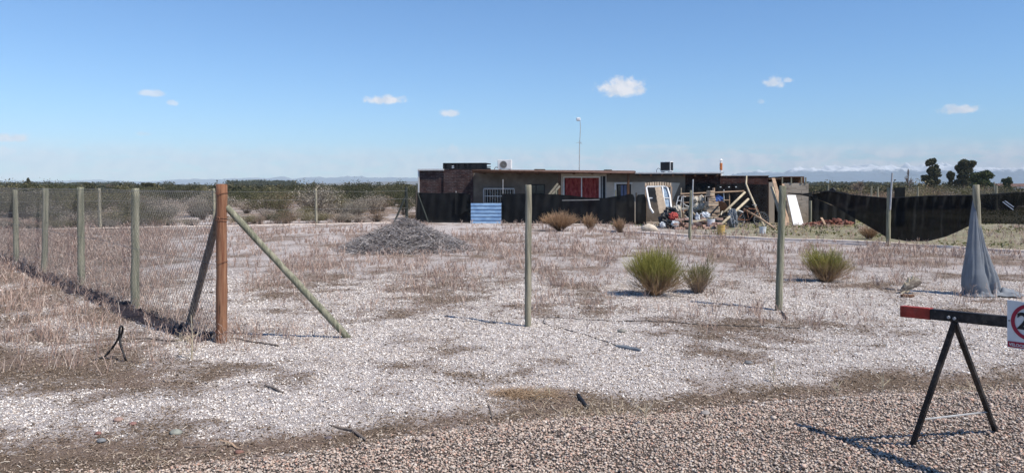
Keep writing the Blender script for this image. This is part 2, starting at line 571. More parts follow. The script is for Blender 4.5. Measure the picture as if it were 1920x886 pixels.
def cover(X, Y):
    """how far earth and litter hide the salt: 0 white crust, 1 bare earth"""
    e = edge(X); ds = Y - e
    ditch = np.exp(-((ds - .3) / (.30 + .26 * (fbm(X, Y, .8, 2) - .5))) ** 2 / 1.2) * 1.5
    mid = sstep(Y, 8.5, 13) * .12
    leftg = sstep(-X - .46 * Y + .2, 0, 1.2) * sstep(Y, 6.0, 7.1) * .7
    lefts = np.exp(-((X + 1.9) / 1.6) ** 2 - ((Y - 5.1) / .5) ** 2) * .75
    leftm = np.exp(-((X + 4.0) / 2.0) ** 2 - ((Y - 6.9) / .6) ** 2) * .7
    mott = (fbm(X, Y, .8, 5) - .48) * 2.6 + (fbm(X + 40, Y, 2.6, 4) - .5) * 2.0
    bright = np.exp(-((X - 1.3) / 1.7) ** 2 - ((Y - edge(X) - 1.15) / .42) ** 2) * .6
    bright2 = np.exp(-((X + 3.3) / 1.8) ** 2 - ((Y - 5.55) / .6) ** 2) * .55
    return .27 + mid + leftg + ditch + lefts + leftm + mott - bright - bright2


def make_ground():
    def axis(c, h, n, far, p):
        u = np.linspace(-1, 1, n)
        k = 9.0
        for _ in range(60):
            a = h * (n - 1) / 2 / k
            k = math.asinh(far / a) if True else k
        a = far / math.sinh(k)
        return c + a * np.sinh(k * u)
    xs = axis(.8, .026, 760, 9000, 0)
    ys = axis(6.2, .024, 720, 9000, 0)
    ys = ys[ys > -400]
    X, Y = np.meshgrid(xs, ys)
    Z = height(X, Y)
    nx, ny = len(xs), len(ys)
    V = np.stack([X, Y, Z], -1).reshape(-1, 3)
    i = np.arange(nx - 1)[None, :] + nx * np.arange(ny - 1)[:, None]
    fq = np.stack([i, i + 1, i + nx + 1, i + nx], -1).reshape(-1)
    me = raw_mesh('ground', V, fq, np.full((nx - 1) * (ny - 1), 4), ground_mat(), True)
    # cover: R earth and litter, G gravel, B green
    gr = gravel_w(X, Y)
    base = cover(X, Y)
    gn = sstep(Y - KERB_D(X), 0.3, 1.2) * sstep(X, 5, 9) * sstep(58 - Y, 0, 20) * .85
    far = sstep(Y, 34, 50)
    base = base + far * .5
    C = np.stack([np.clip(base, 0, 1.5) , gr, gn, np.ones_like(gr)], -1).reshape(-1, 4).astype(np.float32)
    a = me.color_attributes.new('cover', 'FLOAT_COLOR', 'POINT')
    a.data.foreach_set('color', C.ravel())
    o = bpy.data.objects.new('ground', me); link(o)
    tag(o, kind='structure')


make_ground()


# mountains and plateau, real ranges kilometres away
def range_mesh(name, x0, x1, y0, y1, nx, ny, prof, mt):
    xs = np.linspace(x0, x1, nx); ys = np.linspace(y0, y1, ny)
    X, Y = np.meshgrid(xs, ys)
    v = (Y - y0) / (y1 - y0)
    Z = prof(X, Y, v) - 2 * (v <= 0) - 2
    V = np.stack([X, Y, Z], -1).reshape(-1, 3)
    i = np.arange(nx - 1)[None, :] + nx * np.arange(ny - 1)[:, None]
    fq = np.stack([i, i + 1, i + nx + 1, i + nx], -1).reshape(-1)
    me = raw_mesh(name, V, fq, np.full((nx - 1) * (ny - 1), 4), mt, True)
    o = bpy.data.objects.new(name, me); link(o); tag(o, kind='structure')


def ridged(X, Y, s):
    v = 0; a = 1; t = 0
    for i in range(6):
        n = 1 - np.abs(2 * vnoise(X * s + 31 * i, Y * s + 7 * i) - 1)
        v = v + a * n * n; t += a; a *= .5; s *= 2.1
    return v / t


def mt_snow():
    m = bpy.data.materials.new('snowy_rock'); m.use_nodes = True
    g = G(m.node_tree); bs = m.node_tree.nodes['Principled BSDF']
    co = g.n('ShaderNodeTexCoord').outputs['Object']
    sp = g.n('ShaderNodeSeparateXYZ'); g.l(co, sp.inputs[0])
    h = g.m('ADD', sp.outputs[2], g.m('MULTIPLY', g.m('SUBTRACT', g.noise(co, .02, 5, .7), .5), 100))
    c = g.mix(g.step(h, 118, 148), (.07, .11, .17), (.66, .68, .72))
    g.l(c, bs.inputs['Base Color']); bs.inputs['Roughness'].default_value = .95
    return m


def prof_mt(X, Y, v):
    env = np.interp(X / Y * F + 960, [-400, 300, 600, 780, 1100, 1450, 1560, 1900, 2400], [30, 55, 85, 80, 100, 140, 185, 212, 190])
    return env * (v ** .55) * (.40 + .95 * ridged(X, Y, .0024)) * (1.0) * np.where(v > .97, .98, 1)


range_mesh('mountains', -6500, 8500, 5600, 7600, 1300, 90, prof_mt, mt_snow())
range_mesh('plateau', -1700, 250, 3300, 4200, 160, 14,
           lambda X, Y, v: 24 * sstep(v, 0, .5) * sstep(X, -1500, -450) * (.93 + .12 * fbm(X, Y, .004, 4)), mat('plateau_earth', (.10, .09, .09), .95, .2, .01, 0))
# ------------------------------------------------------------------ air
hz = MB().box((0, 3850, 150), (19000, 8900, 312)).build('haze', mat('haze_air', (1, 1, 1)), None, loc=(0, 3850, 150))
hm = hz.data.materials[0]
for n in list(hm.node_tree.nodes): hm.node_tree.nodes.remove(n)
g = G(hm.node_tree)
pv = g.n('ShaderNodeVolumePrincipled')
pv.inputs['Color'].default_value = (.82, .94, 1.0, 1)
pv.inputs['Density'].default_value = .00015
pv.inputs['Anisotropy'].default_value = -.25
g.l(pv.outputs[0], g.n('ShaderNodeOutputMaterial').inputs['Volume'])
tag(hz, kind='stuff')


# ------------------------------------------------------------------ placing helpers
def at(px, py, d):                       # a point at distance d seen at a photo pixel
    return Vector(((px - 960) / F * d, d, HC - (py - 347) / F * d))


def gp(px, py):                          # the point of level ground seen at a photo pixel
    d = HC * F / (py - 347)
    for _ in range(4):
        d = (HC - gz((px - 960) / F * d, d)) * F / (py - 347)
    p = at(px, py, d)
    return p


def gd(px, d):                           # ground point in pixel column px at depth d
    x = (px - 960) / F * d
    return Vector((x, d, gz(x, d)))


class Frame:
    def __init__(s, A, B):
        s.A = Vector(A); s.t = (Vector(B) - s.A).normalized(); s.n = Vector((s.t.y, -s.t.x))
    def p(s, u, w, z):
        q = s.A + s.t * u + s.n * w
        return Vector((q.x, q.y, z))
    def u(s, px, w=0):
        k = (px - 960) / F
        return (k * (s.A.y + w * s.n.y) - s.A.x - w * s.n.x) / (s.t.x - k * s.t.y)
    def z(s, px, py, w=0):
        d = s.p(s.u(px, w), w, 0).y
        return HC - (py - 347) / F * d
    def P(s, px, py, w=0):
        return s.p(s.u(px, w), w, s.z(px, py, w))


def uvproj(o):
    me = o.data
    uv = me.uv_layers.new(name='UVMap')
    for p in me.polygons:
        n = p.normal
        for li in p.loop_indices:
            v = me.vertices[me.loops[li].vertex_index].co
            if abs(n.z) > .8: uv.data[li].uv = (v.x, v.y)
            elif abs(n.y) > abs(n.x): uv.data[li].uv = (v.x, v.z)
            else: uv.data[li].uv = (v.y + .1, v.z)
    return o


def ribbons(P, W, side):
    """P N,K,3 centre lines; W N,K half widths; side N,3 -> verts, faces, counts"""
    N, K, _ = P.shape
    off = side[:, None, :] * W[:, :, None]
    V = np.stack([P - off, P + off], 2).reshape(-1, 3)
    b = (np.arange(N) * 2 * K)[:, None] + 2 * np.arange(K - 1)[None, :]
    f = np.stack([b, b + 1, b + 3, b + 2], -1).reshape(-1)
    return V, f, np.full(N * (K - 1), 4)


def mesh_obj(name, V, f, c, mt, parent=None, smooth=False, loc=(0, 0, 0)):
    me = raw_mesh(name, np.asarray(V) - np.asarray(loc)[None, :], f, c, mt, smooth)
    o = bpy.data.objects.new(name, me)
    if parent is None: o.location = loc
    link(o, parent)
    return o


def unit(n, r):
    v = r.normal(size=(n, 3)); return v / np.linalg.norm(v, axis=1)[:, None]


def stems(n, h, rad, r, k=4, base=.08, w=.004, curve=.6, hvar=.35, upright=.5, centre=(0, 0, 0)):
    """upward fanning stems; returns P, W, side, tips"""
    th = r.random(n) * 2 * PI
    q = np.sqrt(r.random(n))
    hh = h * (1 - hvar * r.random(n)) * (1 - .35 * q ** 2)
    out = rad * q
    t = np.linspace(0, 1, k)[None, :]
    bx = base * q * np.cos(th); by = base * q * np.sin(th)
    rr = out[:, None] * (t ** (1 + curve * upright))
    P = np.zeros((n, k, 3))
    P[..., 0] = bx[:, None] + rr * np.cos(th)[:, None]
    P[..., 1] = by[:, None] + rr * np.sin(th)[:, None]
    P[..., 2] = hh[:, None] * t ** .9
    P += r.normal(size=P.shape) * t[..., None] * .035 * h
    P += np.array(centre)
    W = w * (1.1 - .8 * t) * np.ones((n, 1))
    s = np.stack([-np.sin(th + r.normal(size=n) * .9), np.cos(th + r.normal(size=n) * .9), np.zeros(n)], 1)
    return P, W, s


def leaves(C, size, r, asp=.55):
    """random little quads at points C"""
    n = len(C)
    a = unit(n, r); b = np.cross(a, unit(n, r)); b /= np.linalg.norm(b, axis=1)[:, None]
    s = (size * (.6 + .8 * r.random(n)))[:, None]
    a = a * s; b = b * s * asp
    V = np.stack([C - a - b * .4, C + b, C + a - b * .4, C - b], 1).reshape(-1, 3)
    return V, np.arange(n * 4), np.full(n, 4)


# ------------------------------------------------------------------ gravel, grass and litter (stuff)
def make_gravel():
    r = np.random.default_rng(11)
    n = 400000
    x = r.uniform(-4.5, 9.5, n); y = r.uniform(2.6, 6.9, n)
    keep = (edge(x) + .1 * (fbm(x, y, 3.1, 3) - .5) - y > 0) & (np.abs(x) < y * .78 + 2.2)
    # thin spill of stones past the edge
    e = y - edge(x)
    keep |= (e > 0) & (e < .4) & (r.random(n) < .30 * (1 - e / .4) ** 1.5)
    keep &= ~((e > -.5) & (r.random(n) < .35 * sstep(fbm(x + 7, y, 2.3, 3), .45, .62)))
    x, y = x[keep], y[keep]; n = len(x)
    z = height(x, y)
    t = (1 + 5 ** .5) / 2
    iv = np.array([(-1, t, 0), (1, t, 0), (-1, -t, 0), (1, -t, 0), (0, -1, t), (0, 1, t), (0, -1, -t), (0, 1, -t), (t, 0, -1), (t, 0, 1), (-t, 0, -1), (-t, 0, 1)], float)
    iv /= np.linalg.norm(iv[0])
    fc = np.array([(0, 11, 5), (0, 5, 1), (0, 1, 7), (0, 7, 10), (0, 10, 11), (1, 5, 9), (5, 11, 4), (11, 10, 2), (10, 7, 6), (7, 1, 8), (3, 9, 4), (3, 4, 2), (3, 2, 6), (3, 6, 8), (3, 8, 9), (4, 9, 5), (2, 4, 11), (6, 2, 10), (8, 6, 7), (9, 8, 1)])
    s = .0036 + .0066 * r.random(n) ** 2.1
    s[r.random(n) < .008] *= 1.9
    ax = np.stack([s * (.9 + .5 * r.random(n)), s * (.75 + .3 * r.random(n)), s * (.5 + .3 * r.random(n))], 1)
    V = iv[None] * ax[:, None] * (1 + .16 * r.normal(size=(n, 12, 1)))
    a = r.random(n) * 2 * PI; b = r.normal(size=n) * .35
    ca, sa, cb, sb = np.cos(a)[:, None], np.sin(a)[:, None], np.cos(b)[:, None], np.sin(b)[:, None]
    X, Y, Z = V[..., 0], V[..., 1], V[..., 2]
    Y, Z = Y * cb - Z * sb, Y * sb + Z * cb
    X, Y = X * ca - Y * sa, X * sa + Y * ca
    V = np.stack([X + x[:, None], Y + y[:, None], Z + (z + s * (.1 + 1.3 * r.random(n)))[:, None]], -1).reshape(-1, 3)
    f = (fc[None] + 12 * np.arange(n)[:, None, None]).reshape(-1)
    m = island_mat('gravel_stones', [(0, (.07, .055, .05)), (.12, (.29, .225, .19)), (.32, (.55, .43, .345)), (.5, (.39, .33, .285)), (.62, (.64, .53, .445)), (.75, (.48, .295, .22)), (.86, (.22, .19, .17)), (1, (.66, .58, .50))])
    o = mesh_obj('gravel', V, f, np.full(n * 20, 3), m, smooth=True)
    tag(o, kind='stuff')


def crumbs(name, n, seed, want, mt, label):
    """clods of crust lying on the ground, smaller near the camera's feet only because they are"""
    r = np.random.default_rng(seed)
    x, y = scatter(n, r, 3.7, 15, 1.15, .86)
    e = y - edge(x)
    k = (e > -.05) & (r.random(n) < want(cover(x, y) + (fbm(x, y, 6, 4) - .5) * 2.0)) & (r.random(n) < sstep(15.5 - y, 0, 4))
    x, y = x[k], y[k]; n = len(x)
    s = (.0035 + .0070 * r.random(n) ** 2.0) * (.72 + .045 * y)
    ov = np.array([(1, 0, 0), (-1, 0, 0), (0, 1, 0), (0, -1, 0), (0, 0, 1), (0, 0, -1)], float)
    of = np.array([(0, 2, 4), (2, 1, 4), (1, 3, 4), (3, 0, 4), (2, 0, 5), (1, 2, 5), (3, 1, 5), (0, 3, 5)])
    V = ov[None] * np.stack([s * (.8 + .9 * r.random(n)), s * (.7 + .5 * r.random(n)), s * (.45 + .5 * r.random(n))], 1)[:, None]
    V = V + r.normal(size=V.shape) * s[:, None, None] * .22
    a = r.random(n) * 2 * PI; ca, sa = np.cos(a)[:, None], np.sin(a)[:, None]
    X, Y, Z = V[..., 0], V[..., 1], V[..., 2]
    V = np.stack([X * ca - Y * sa + x[:, None], X * sa + Y * ca + y[:, None], Z + (height(x, y) + s * .25)[:, None]], -1).reshape(-1, 3)
    f = (of[None] + 6 * np.arange(n)[:, None, None]).reshape(-1)
    o = mesh_obj(name, V, f, np.full(n * 8, 3), mt)
    tag(o, label, 'crust', kind='stuff')


def scatter(n, r, d0, d1, p=1.6, xr=.76):
    """points in the field of view, denser nearby"""
    d = (r.random(n) * (d1 ** p - d0 ** p) + d0 ** p) ** (1 / p)
    x = r.uniform(-1, 1, n) * xr * d
    return x, d


def grass_density(x, y):
    """standing dry stalks, 0..1"""
    left = sstep(-x - .46 * y + .4, 0, .9) * sstep(y, 6.4, 7.3)
    mid = sstep(y, 8.0, 10.5) * .40
    cl = sstep(fbm(x, y, .75, 4), .43, .58)
    c2 = sstep(fbm(x + 50, y, 1.6, 3), .45, .62)
    dn = np.clip(left * (.16 + .62 * c2) + mid * (.12 + .88 * cl) * (.3 + .7 * c2), 0, 1)
    # clumps round the corner post and the foot of the fence
    dn = np.maximum(dn, .9 * np.exp(-((x + 3.3) / .75) ** 2 - ((y - 8.1) / .55) ** 2))
    t = (-(x + 3.16) * .684 + (y - 8.05) * .729); o = np.abs((x + 3.16) * .729 + (y - 8.05) * .684)
    dn = np.maximum(dn, .8 * np.exp(-(o / .28) ** 2) * (t > 0))
    dn = dn * (edge(x) < y - .3)
    dn = dn * np.where(y > KERB_D(x), .35, 1)
    dn = dn * np.where((y > 32.6) & (x > -5) & (x < 13.5), 0, 1)
    return dn


def make_grass():
    r = np.random.default_rng(21)
    st = [(0, (.20, .125, .10)), (.25, (.37, .26, .21)), (.5, (.52, .41, .35)), (.72, (.28, .18, .14)), (.9, (.66, .57, .50)), (1, (.38, .22, .15))]
    m = island_mat('dry_stalks', st)
    # standing weeds: little tufts of fine branching stalks
    x, y = scatter(95000, r, 6.3, 34, 1.75)
    k = r.random(len(x)) < grass_density(x, y)
    x, y = x[k], y[k]
    ns = 5
    cx = np.repeat(x, ns); cy = np.repeat(y, ns); n = len(cx)
    hh = np.repeat(.06 + .19 * r.random(len(x)) ** 1.4, ns) * (.55 + .6 * r.random(n))
    th = r.random(n) * 2 * PI; lean = (.15 + .5 * r.random(n)) * hh
    b = r.normal(size=(n, 2)) * .018
    K = 3
    t = np.linspace(0, 1, K)[None]
    P = np.zeros((n, K, 3))
    bz = height(cx + b[:, 0], cy + b[:, 1])
    P[..., 0] = (cx + b[:, 0])[:, None] + np.cos(th)[:, None] * lean[:, None] * t ** 1.3
    P[..., 1] = (cy + b[:, 1])[:, None] + np.sin(th)[:, None] * lean[:, None] * t ** 1.3
    P[..., 2] = bz[:, None] - .005 + hh[:, None] * t
    w = (.0008 + .00018 * cy)[:, None] * (1.2 - .7 * t)
    sd = np.stack([np.cos(r.normal(size=n) * .8), np.sin(r.normal(size=n) * .8), np.zeros(n)], 1)
    V, f, c = ribbons(P, w * np.ones((n, 1)), sd)
    # side twigs
    i = r.integers(0, n, int(n * 1.2))
    tt = r.uniform(.35, 1, len(i))
    base = P[i, 0] * (1 - tt[:, None]) + P[i, 2] * tt[:, None]
    dirs = unit(len(i), r); dirs[:, 2] = np.abs(dirs[:, 2]) * .8 + .25
    tip = base + dirs * (hh[i] * .28)[:, None]
    P2 = np.stack([base, tip], 1)
    V2, f2, c2 = ribbons(P2, np.ones((len(i), 2)) * (w[i, :1] * .8), sd[i])
    Vv = np.concatenate([V, V2]); ff = np.concatenate([f, f2 + len(V)])
    o = mesh_obj('dry_grass', Vv, ff, np.concatenate([c, c2]), m)
    tag(o, 'thin dry stalks standing all over the salty lot', 'dry grass', kind='stuff')
    # litter: broken straws lying on the crust
    r = np.random.default_rng(22)
    n = 52000
    x, y = scatter(n, r, 3.6, 16, 1.3)
    dens = .22 + .75 * sstep(fbm(x, y, 1.1, 4), .42, .6) + 1.2 * np.exp(-((y - edge(x) - .3) / .33) ** 2)
    k = (r.random(n) < dens) & (edge(x) < y)
    k |= (r.random(n) < .05)
    x, y = x[k], y[k]; n = len(x)
    L = .015 + .07 * r.random(n) ** 2.2
    a = r.random(n) * 2 * PI
    bend = r.normal(size=n) * .5
    P = np.zeros((n, 3, 3))
    for j, s in enumerate((-1, 0, 1)):
        P[:, j, 0] = x + np.cos(a + bend * s) * L * s / 2
        P[:, j, 1] = y + np.sin(a + bend * s) * L * s / 2
        P[:, j, 2] = height(P[:, j, 0], P[:, j, 1]) + .004 + (.010 * r.random(n) if s else .013 * r.random(n))
    W = np.ones((n, 3)) * (.0010 + .0011 * r.random(n))[:, None]
    sd = np.stack([-np.sin(a), np.cos(a), .4 * r.normal(size=n)], 1)
    V, f, c = ribbons(P, W, sd)
    m2 = island_mat('straw_litter', [(0, (.10, .07, .055)), (.3, (.26, .19, .14)), (.6, (.45, .37, .29)), (.85, (.62, .55, .46)), (1, (.20, .12, .08))])
    o = mesh_obj('straw_litter', V, f, c, m2)
    tag(o, 'broken straw and twigs littering the salt crust', 'litter', kind='stuff')
    # paler long grass along the edge of the gravel
    r = np.random.default_rng(23)
    n = 5200
    x = r.uniform(-3, 5.2, n); y = edge(x) + r.normal(size=n) * .22 + .16
    k = r.random(n) < sstep(fbm(x, y, 1.4, 3), .40, .6) * (.25 + .75 * sstep(x, -1, 3))
    x, y = x[k], y[k]; n = len(x)
    L = .05 + .13 * r.random(n) ** 2
    a = r.random(n) * 2 * PI
    P = np.zeros((n, 4, 3)); t = np.linspace(0, 1, 4)[None]
    P[..., 0] = x[:, None] + np.cos(a)[:, None] * L[:, None] * t
    P[..., 1] = y[:, None] + np.sin(a)[:, None] * L[:, None] * t
    P[..., 2] = height(x, y)[:, None] + L[:, None] * .55 * np.sin(t * 2.4) * r.random(n)[:, None]
    V, f, c = ribbons(P, np.ones((n, 4)) * .0014 * (1.3 - t), np.stack([-np.sin(a), np.cos(a), np.zeros(n)], 1))
    m3 = island_mat('pale_straw', [(0, (.36, .28, .19)), (.5, (.55, .46, .33)), (1, (.42, .36, .26))])
    o = mesh_obj('pale_grass', V, f, c, m3)
    tag(o, 'pale curling grass along the edge of the gravel', 'dry grass', kind='stuff')
    # low green weeds beyond the edging
    r = np.random.default_rng(24)
    n = 42000
    x = r.uniform(4, 40, n); y = r.uniform(19, 56, n)
    k = (y > KERB_D(x) + .4) & (r.random(n) < sstep(fbm(x, y, .4, 3), .38, .62)) & (x < y * .76) & ~((y > 32.4) & (x < 13.6))
    x, y = x[k], y[k]; n = len(x)
    C = np.stack([x, y, height(x, y) + .01 + .09 * r.random(n)], 1)
    V, f, c = leaves(C, np.full(n, .045), r)
    m4 = island_mat('green_weeds', [(0, (.07, .085, .03)), (.5, (.15, .16, .06)), (.8, (.26, .23, .10)), (1, (.34, .27, .15))], transl=.2)
    o = mesh_obj('green_weeds', V, f, c, m4)
    tag(o, 'low green weeds beyond the concrete edging', 'weeds', kind='stuff')


make_gravel()
crumbs('salt_crust', 450000, 31, lambda c: 1 - sstep(c, -.1, .85), island_mat('salt_clods', [(0, (.26, .205, .17)), (.18, (.49, .42, .365)), (.5, (.67, .61, .555)), (.8, (.79, .74, .69)), (1, (.88, .84, .80))]), 'crumbled white salt crust covering the lot')
crumbs('soil_crumbs', 220000, 32, lambda c: .15 + .8 * sstep(c, .1, .9), island_mat('soil_clods', [(0, (.06, .043, .031)), (.4, (.165, .12, .087)), (.75, (.28, .215, .162)), (1, (.46, .38, .31))]), 'brown earth crumbs and broken litter on the lot')
make_grass()

# concrete edging beyond the lot
ed = MB()
xs = np.linspace(3.2, 20, 26)
pts = [(float(x), float(KERB_D(x))) for x in xs]
for (x0, y0), (x1, y1) in zip(pts, pts[1:]):
    z0, z1 = gz(x0, y0), gz(x1, y1)
    ed.hexa([(x0, y0, z0 - .1), (x1, y1, z1 - .1), (x1 + .1, y1 + .16, z1 - .1), (x0 + .1, y0 + .16, z0 - .1),
             (x0, y0, z0 + .06), (x1, y1, z1 + .06), (x1 + .1, y1 + .16, z1 + .06), (x0 + .1, y0 + .16, z0 + .06)])
tag(ed.build('kerb', M['concrete']), kind='structure')


# ------------------------------------------------------------------ posts and fences
def post_mb(b, top, r, seed=0, taper=.93, n=12, segs=14):
    rr = random.Random(seed)
    b = Vector(b); top = Vector(top)
    pts = []; rad = []
    for i in range(segs):
        t = i / (segs - 1)
        p = b.lerp(top, t) + Vector((rr.uniform(-1, 1), rr.uniform(-1, 1), 0)) * r * .07
        pts.append(p); rad.append(r * (1 - (1 - taper) * t) * rr.uniform(.94, 1.05))
    pts.append(pts[-1] + (top - b).normalized() * .006); rad.append(rad[-1] * .86)
    return MB().tube(pts, rad, n)


def single_post(base_px, top_px, r, label, mt, seed=0, group=None, name='fence_post'):
    b = gp(*base_px); d = b.y
    top = at(top_px[0], top_px[1], d)
    b2 = b - (top - b).normalized() * .12
    o = post_mb(b2, top, r, seed).build(name, mt, None, loc=tuple(b), smooth=True)
    return tag(o, label, 'fence post', group)


def auto_smooth(o, ang=40):
    pass


FP = 'bare posts along the front of the lot'
p990 = single_post((990, 612), (991, 347), .042, 'slim pale round post standing alone in the middle of the lot front', M['post_grey'], 3, FP)
p1461 = single_post((1460, 580), (1467, 349), .049, 'greenish leaning post in front of the yard clutter', M['post_green'], 4, FP)
p1830 = single_post((1838, 553), (1830, 347), .052, 'pale post with grey tarpaulin wrapped round it', M['post_grey'], 5, FP)

# left boundary fence
C0 = Vector((-3.16, 8.05)); CD = Vector((-.684, .729)).normalized()


def fl(t, z=0.0, off=0.0):
    q = C0 + CD * t + Vector((-CD.y, CD.x)) * off
    return Vector((q.x, q.y, gz(q.x, q.y) + z))


fence = thing('chain_link_fence', fl(0), 'chain link fence on round timber posts along the left side, ending at an orange post', 'fence')
cp = post_mb(fl(0, -.15), fl(0, 1.715), .061, 1, .95, 14).build('post', M['post_orange'], fence, smooth=True)
tag(cp, 'thick orange brown corner post')
for z in (1.62, 1.36, 1.33, .88, .12):
    bm = MB()
    ring = [fl(0, z) + Vector((math.cos(a) * .0655, math.sin(a) * .0655, .006 * math.sin(a * 2 + z * 9))) for a in np.linspace(0, 2 * PI, 15)]
    bm.tube(ring, .0032, 5, False)
    bm.build('tie_wire', M['rust'], cp)
bm = MB()
bm.tube([fl(0, 1.36) + Vector((.0, -.066, 0)), fl(0, 1.345) + Vector((.012, -.085, 0)), fl(0, 1.32) + Vector((.004, -.09, 0)), fl(0, 1.31) + Vector((-.006, -.07, 0))], .005, 5)
bm.build('tie_wire', M['rust'], cp)
for i, (t, r, h, mt) in enumerate([(3.02, .056, 1.655, 'post_green'), (5.86, .058, 1.655, 'post_green'), (8.66, .056, 1.64, 'post_green'), (11.4, .056, 1.61, 'post_green'), (14.2, .056, 1.62, 'post_green'), (17, .055, 1.62, 'post_green')]):
    dx = (.01, -.02, .03, -.03, .0, 0)[i]
    post_mb(fl(t, -.12), fl(t, h) + Vector((dx, 0, 0)), r, 20 + i).build('post', M[mt], fence, smooth=True)
post_mb(fl(1.08, -.1), fl(.03, 1.47) , .042, 31, .95).build('brace', M['brace_brown'], fence, smooth=True)
bb = gp(649, 631)
o = post_mb(bb + Vector((.04, 0, -.03)), at(425, 388, 8.07), .038, 32, .95).build('brace', M['post_green'], fence, smooth=True)
tag(o, 'green timber brace slanting down to the right')
# the mesh itself: two families of fine wires
def mesh_net(t0, t1, zt, pitch, w, off, parent, name='chain_link_mesh'):
    A = []; B = []
    n = int((t1 - t0 + zt) / pitch) + 2
    for i in range(n):
        a = t0 - zt + i * pitch
        for sgn in (1, -1):
            s0, s1 = a, a + zt
            z0, z1 = (0, zt) if sgn > 0 else (zt, 0)
            if s0 < t0: z0 += (z1 - z0) * (t0 - s0) / (s1 - s0); s0 = t0
            if s1 > t1:
                z1 = z0 + (z1 - z0) * (t1 - s0) / (s1 - s0); s1 = t1
            if s1 - s0 < .02: continue
            A.append((s0, z0)); B.append((s1, z1))
    A = np.array(A); B = np.array(B); N = len(A); K = 9
    t = np.linspace(0, 1, K)[None]
    S = A[:, :1] * (1 - t) + B[:, :1] * t; Z = A[:, 1:] * (1 - t) + B[:, 1:] * t
    bel = .03 * np.sin(S * 1.1) * np.sin(Z * 2.2)
    nx, ny = -CD.y, CD.x
    P = np.zeros((N, K, 3))
    P[..., 0] = C0.x + CD.x * S + nx * (off + bel); P[..., 1] = C0.y + CD.y * S + ny * (off + bel)
    P[..., 2] = height(P[..., 0], P[..., 1]) * (1 - Z / zt) + Z + .02
    # 3-sided wires
    Vs = []; fs = []
    d = P[:, -1] - P[:, 0]; d /= np.linalg.norm(d, axis=1)[:, None]
    nn = np.array([nx, ny, 0.]); u = np.cross(d, nn)
    ring = [nn[None] * w * math.cos(a) + u * w * math.sin(a) for a in (0, 2 * PI / 3, 4 * PI / 3)]
    V = np.stack([P + q[:, None, :] for q in ring], 2).reshape(-1, 3)
    b = (np.arange(N) * 3 * K)[:, None] + 3 * np.arange(K - 1)[None]
    f = np.concatenate([np.stack([b + j, b + (j + 1) % 3, b + 3 + (j + 1) % 3, b + 3 + j], -1).reshape(-1) for j in range(3)])
    o3 = np.array(parent.location)
    return mesh_obj(name, V - o3, f, np.full(N * (K - 1) * 3, 4), M['galv'], parent)


mesh_net(.06, 17, 1.62, .074, .0017, .066, fence)
for z in (1.63, .85, .04):
    w = MB().tube([fl(t, z, .068) for t in np.linspace(.0, 17, 24)], .0025, 5)
    w.build('wire', M['galv'], fence)

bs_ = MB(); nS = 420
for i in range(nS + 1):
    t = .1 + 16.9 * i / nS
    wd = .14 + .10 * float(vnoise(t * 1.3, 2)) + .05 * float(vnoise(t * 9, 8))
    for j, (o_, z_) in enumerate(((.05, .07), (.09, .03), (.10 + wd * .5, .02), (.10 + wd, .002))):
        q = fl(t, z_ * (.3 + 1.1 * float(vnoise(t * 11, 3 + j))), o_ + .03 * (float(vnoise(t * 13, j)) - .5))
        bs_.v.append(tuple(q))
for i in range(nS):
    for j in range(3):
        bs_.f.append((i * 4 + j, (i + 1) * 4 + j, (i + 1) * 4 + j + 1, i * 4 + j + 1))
bs_.build('cloth_shade_strip', mat('dark_net_and_shade', (.045, .034, .037), .95, .5, 9, .8, 40), fence)  # dark cloth strip that also paints in the mesh's shadow along the fence

# back fence
BF = [(-24.5, 25.3), (-15.8, 28.4), (-12.05, 29.95), (-8.3, 31.4), (-4.69, 33.0)]
bf = thing('wire_fence', (-15.8, 28.4, 0), 'low wire fence with thin posts at the back of the lot before the scrub', 'fence')
for i, (x, y) in enumerate(BF):
    last = i == 4
    z = gz(x, y)
    h = (1.6, 1.58, 1.57, 1.56, 1.6)[i]
    post_mb((x, y, z - .1), (x - (.05 if i == 1 else .03), y, z + h), .07 if last else .055, 50 + i, n=8).build('post', M['post_dark' if last else 'post_grey'], bf, smooth=True)
b = at(738, 417, 32.6); b.z = 0
o = MB().tube([b, Vector((-4.72, 33.0, 1.25))], .045, 7).build('brace', M['post_dark'], bf)
for z in (1.45, 1.1, .7):
    w = MB()
    for (x0, y0), (x1, y1) in zip(BF, BF[1:]):
        w.tube([(x0, y0 - .06, z), ((x0 + x1) / 2, (y0 + y1) / 2 - .06, z - .03), (x1, y1 - .06, z)], .006, 4)
    w.build('wire', M['galv'], bf)
w = MB()
for (x0, y0), (x1, y1) in zip(BF, BF[1:]):
    for k in range(6):
        a, c = k / 6, (k + 1) / 6
        xa, ya, xb, yb = x0 + (x1 - x0) * a, y0 + (y1 - y0) * a, x0 + (x1 - x0) * c, y0 + (y1 - y0) * c
        za, zb = gz(xa, ya) + .05, gz(xb, yb) + .05
        w.tube([(xa, ya - .1, za), ((xa + xb) / 2, (ya + yb) / 2 - .1, (za + zb) / 2 + .012), (xb, yb - .1, zb)], .022, 5, False)
w.build('bottom_rail', M['concrete'], bf)


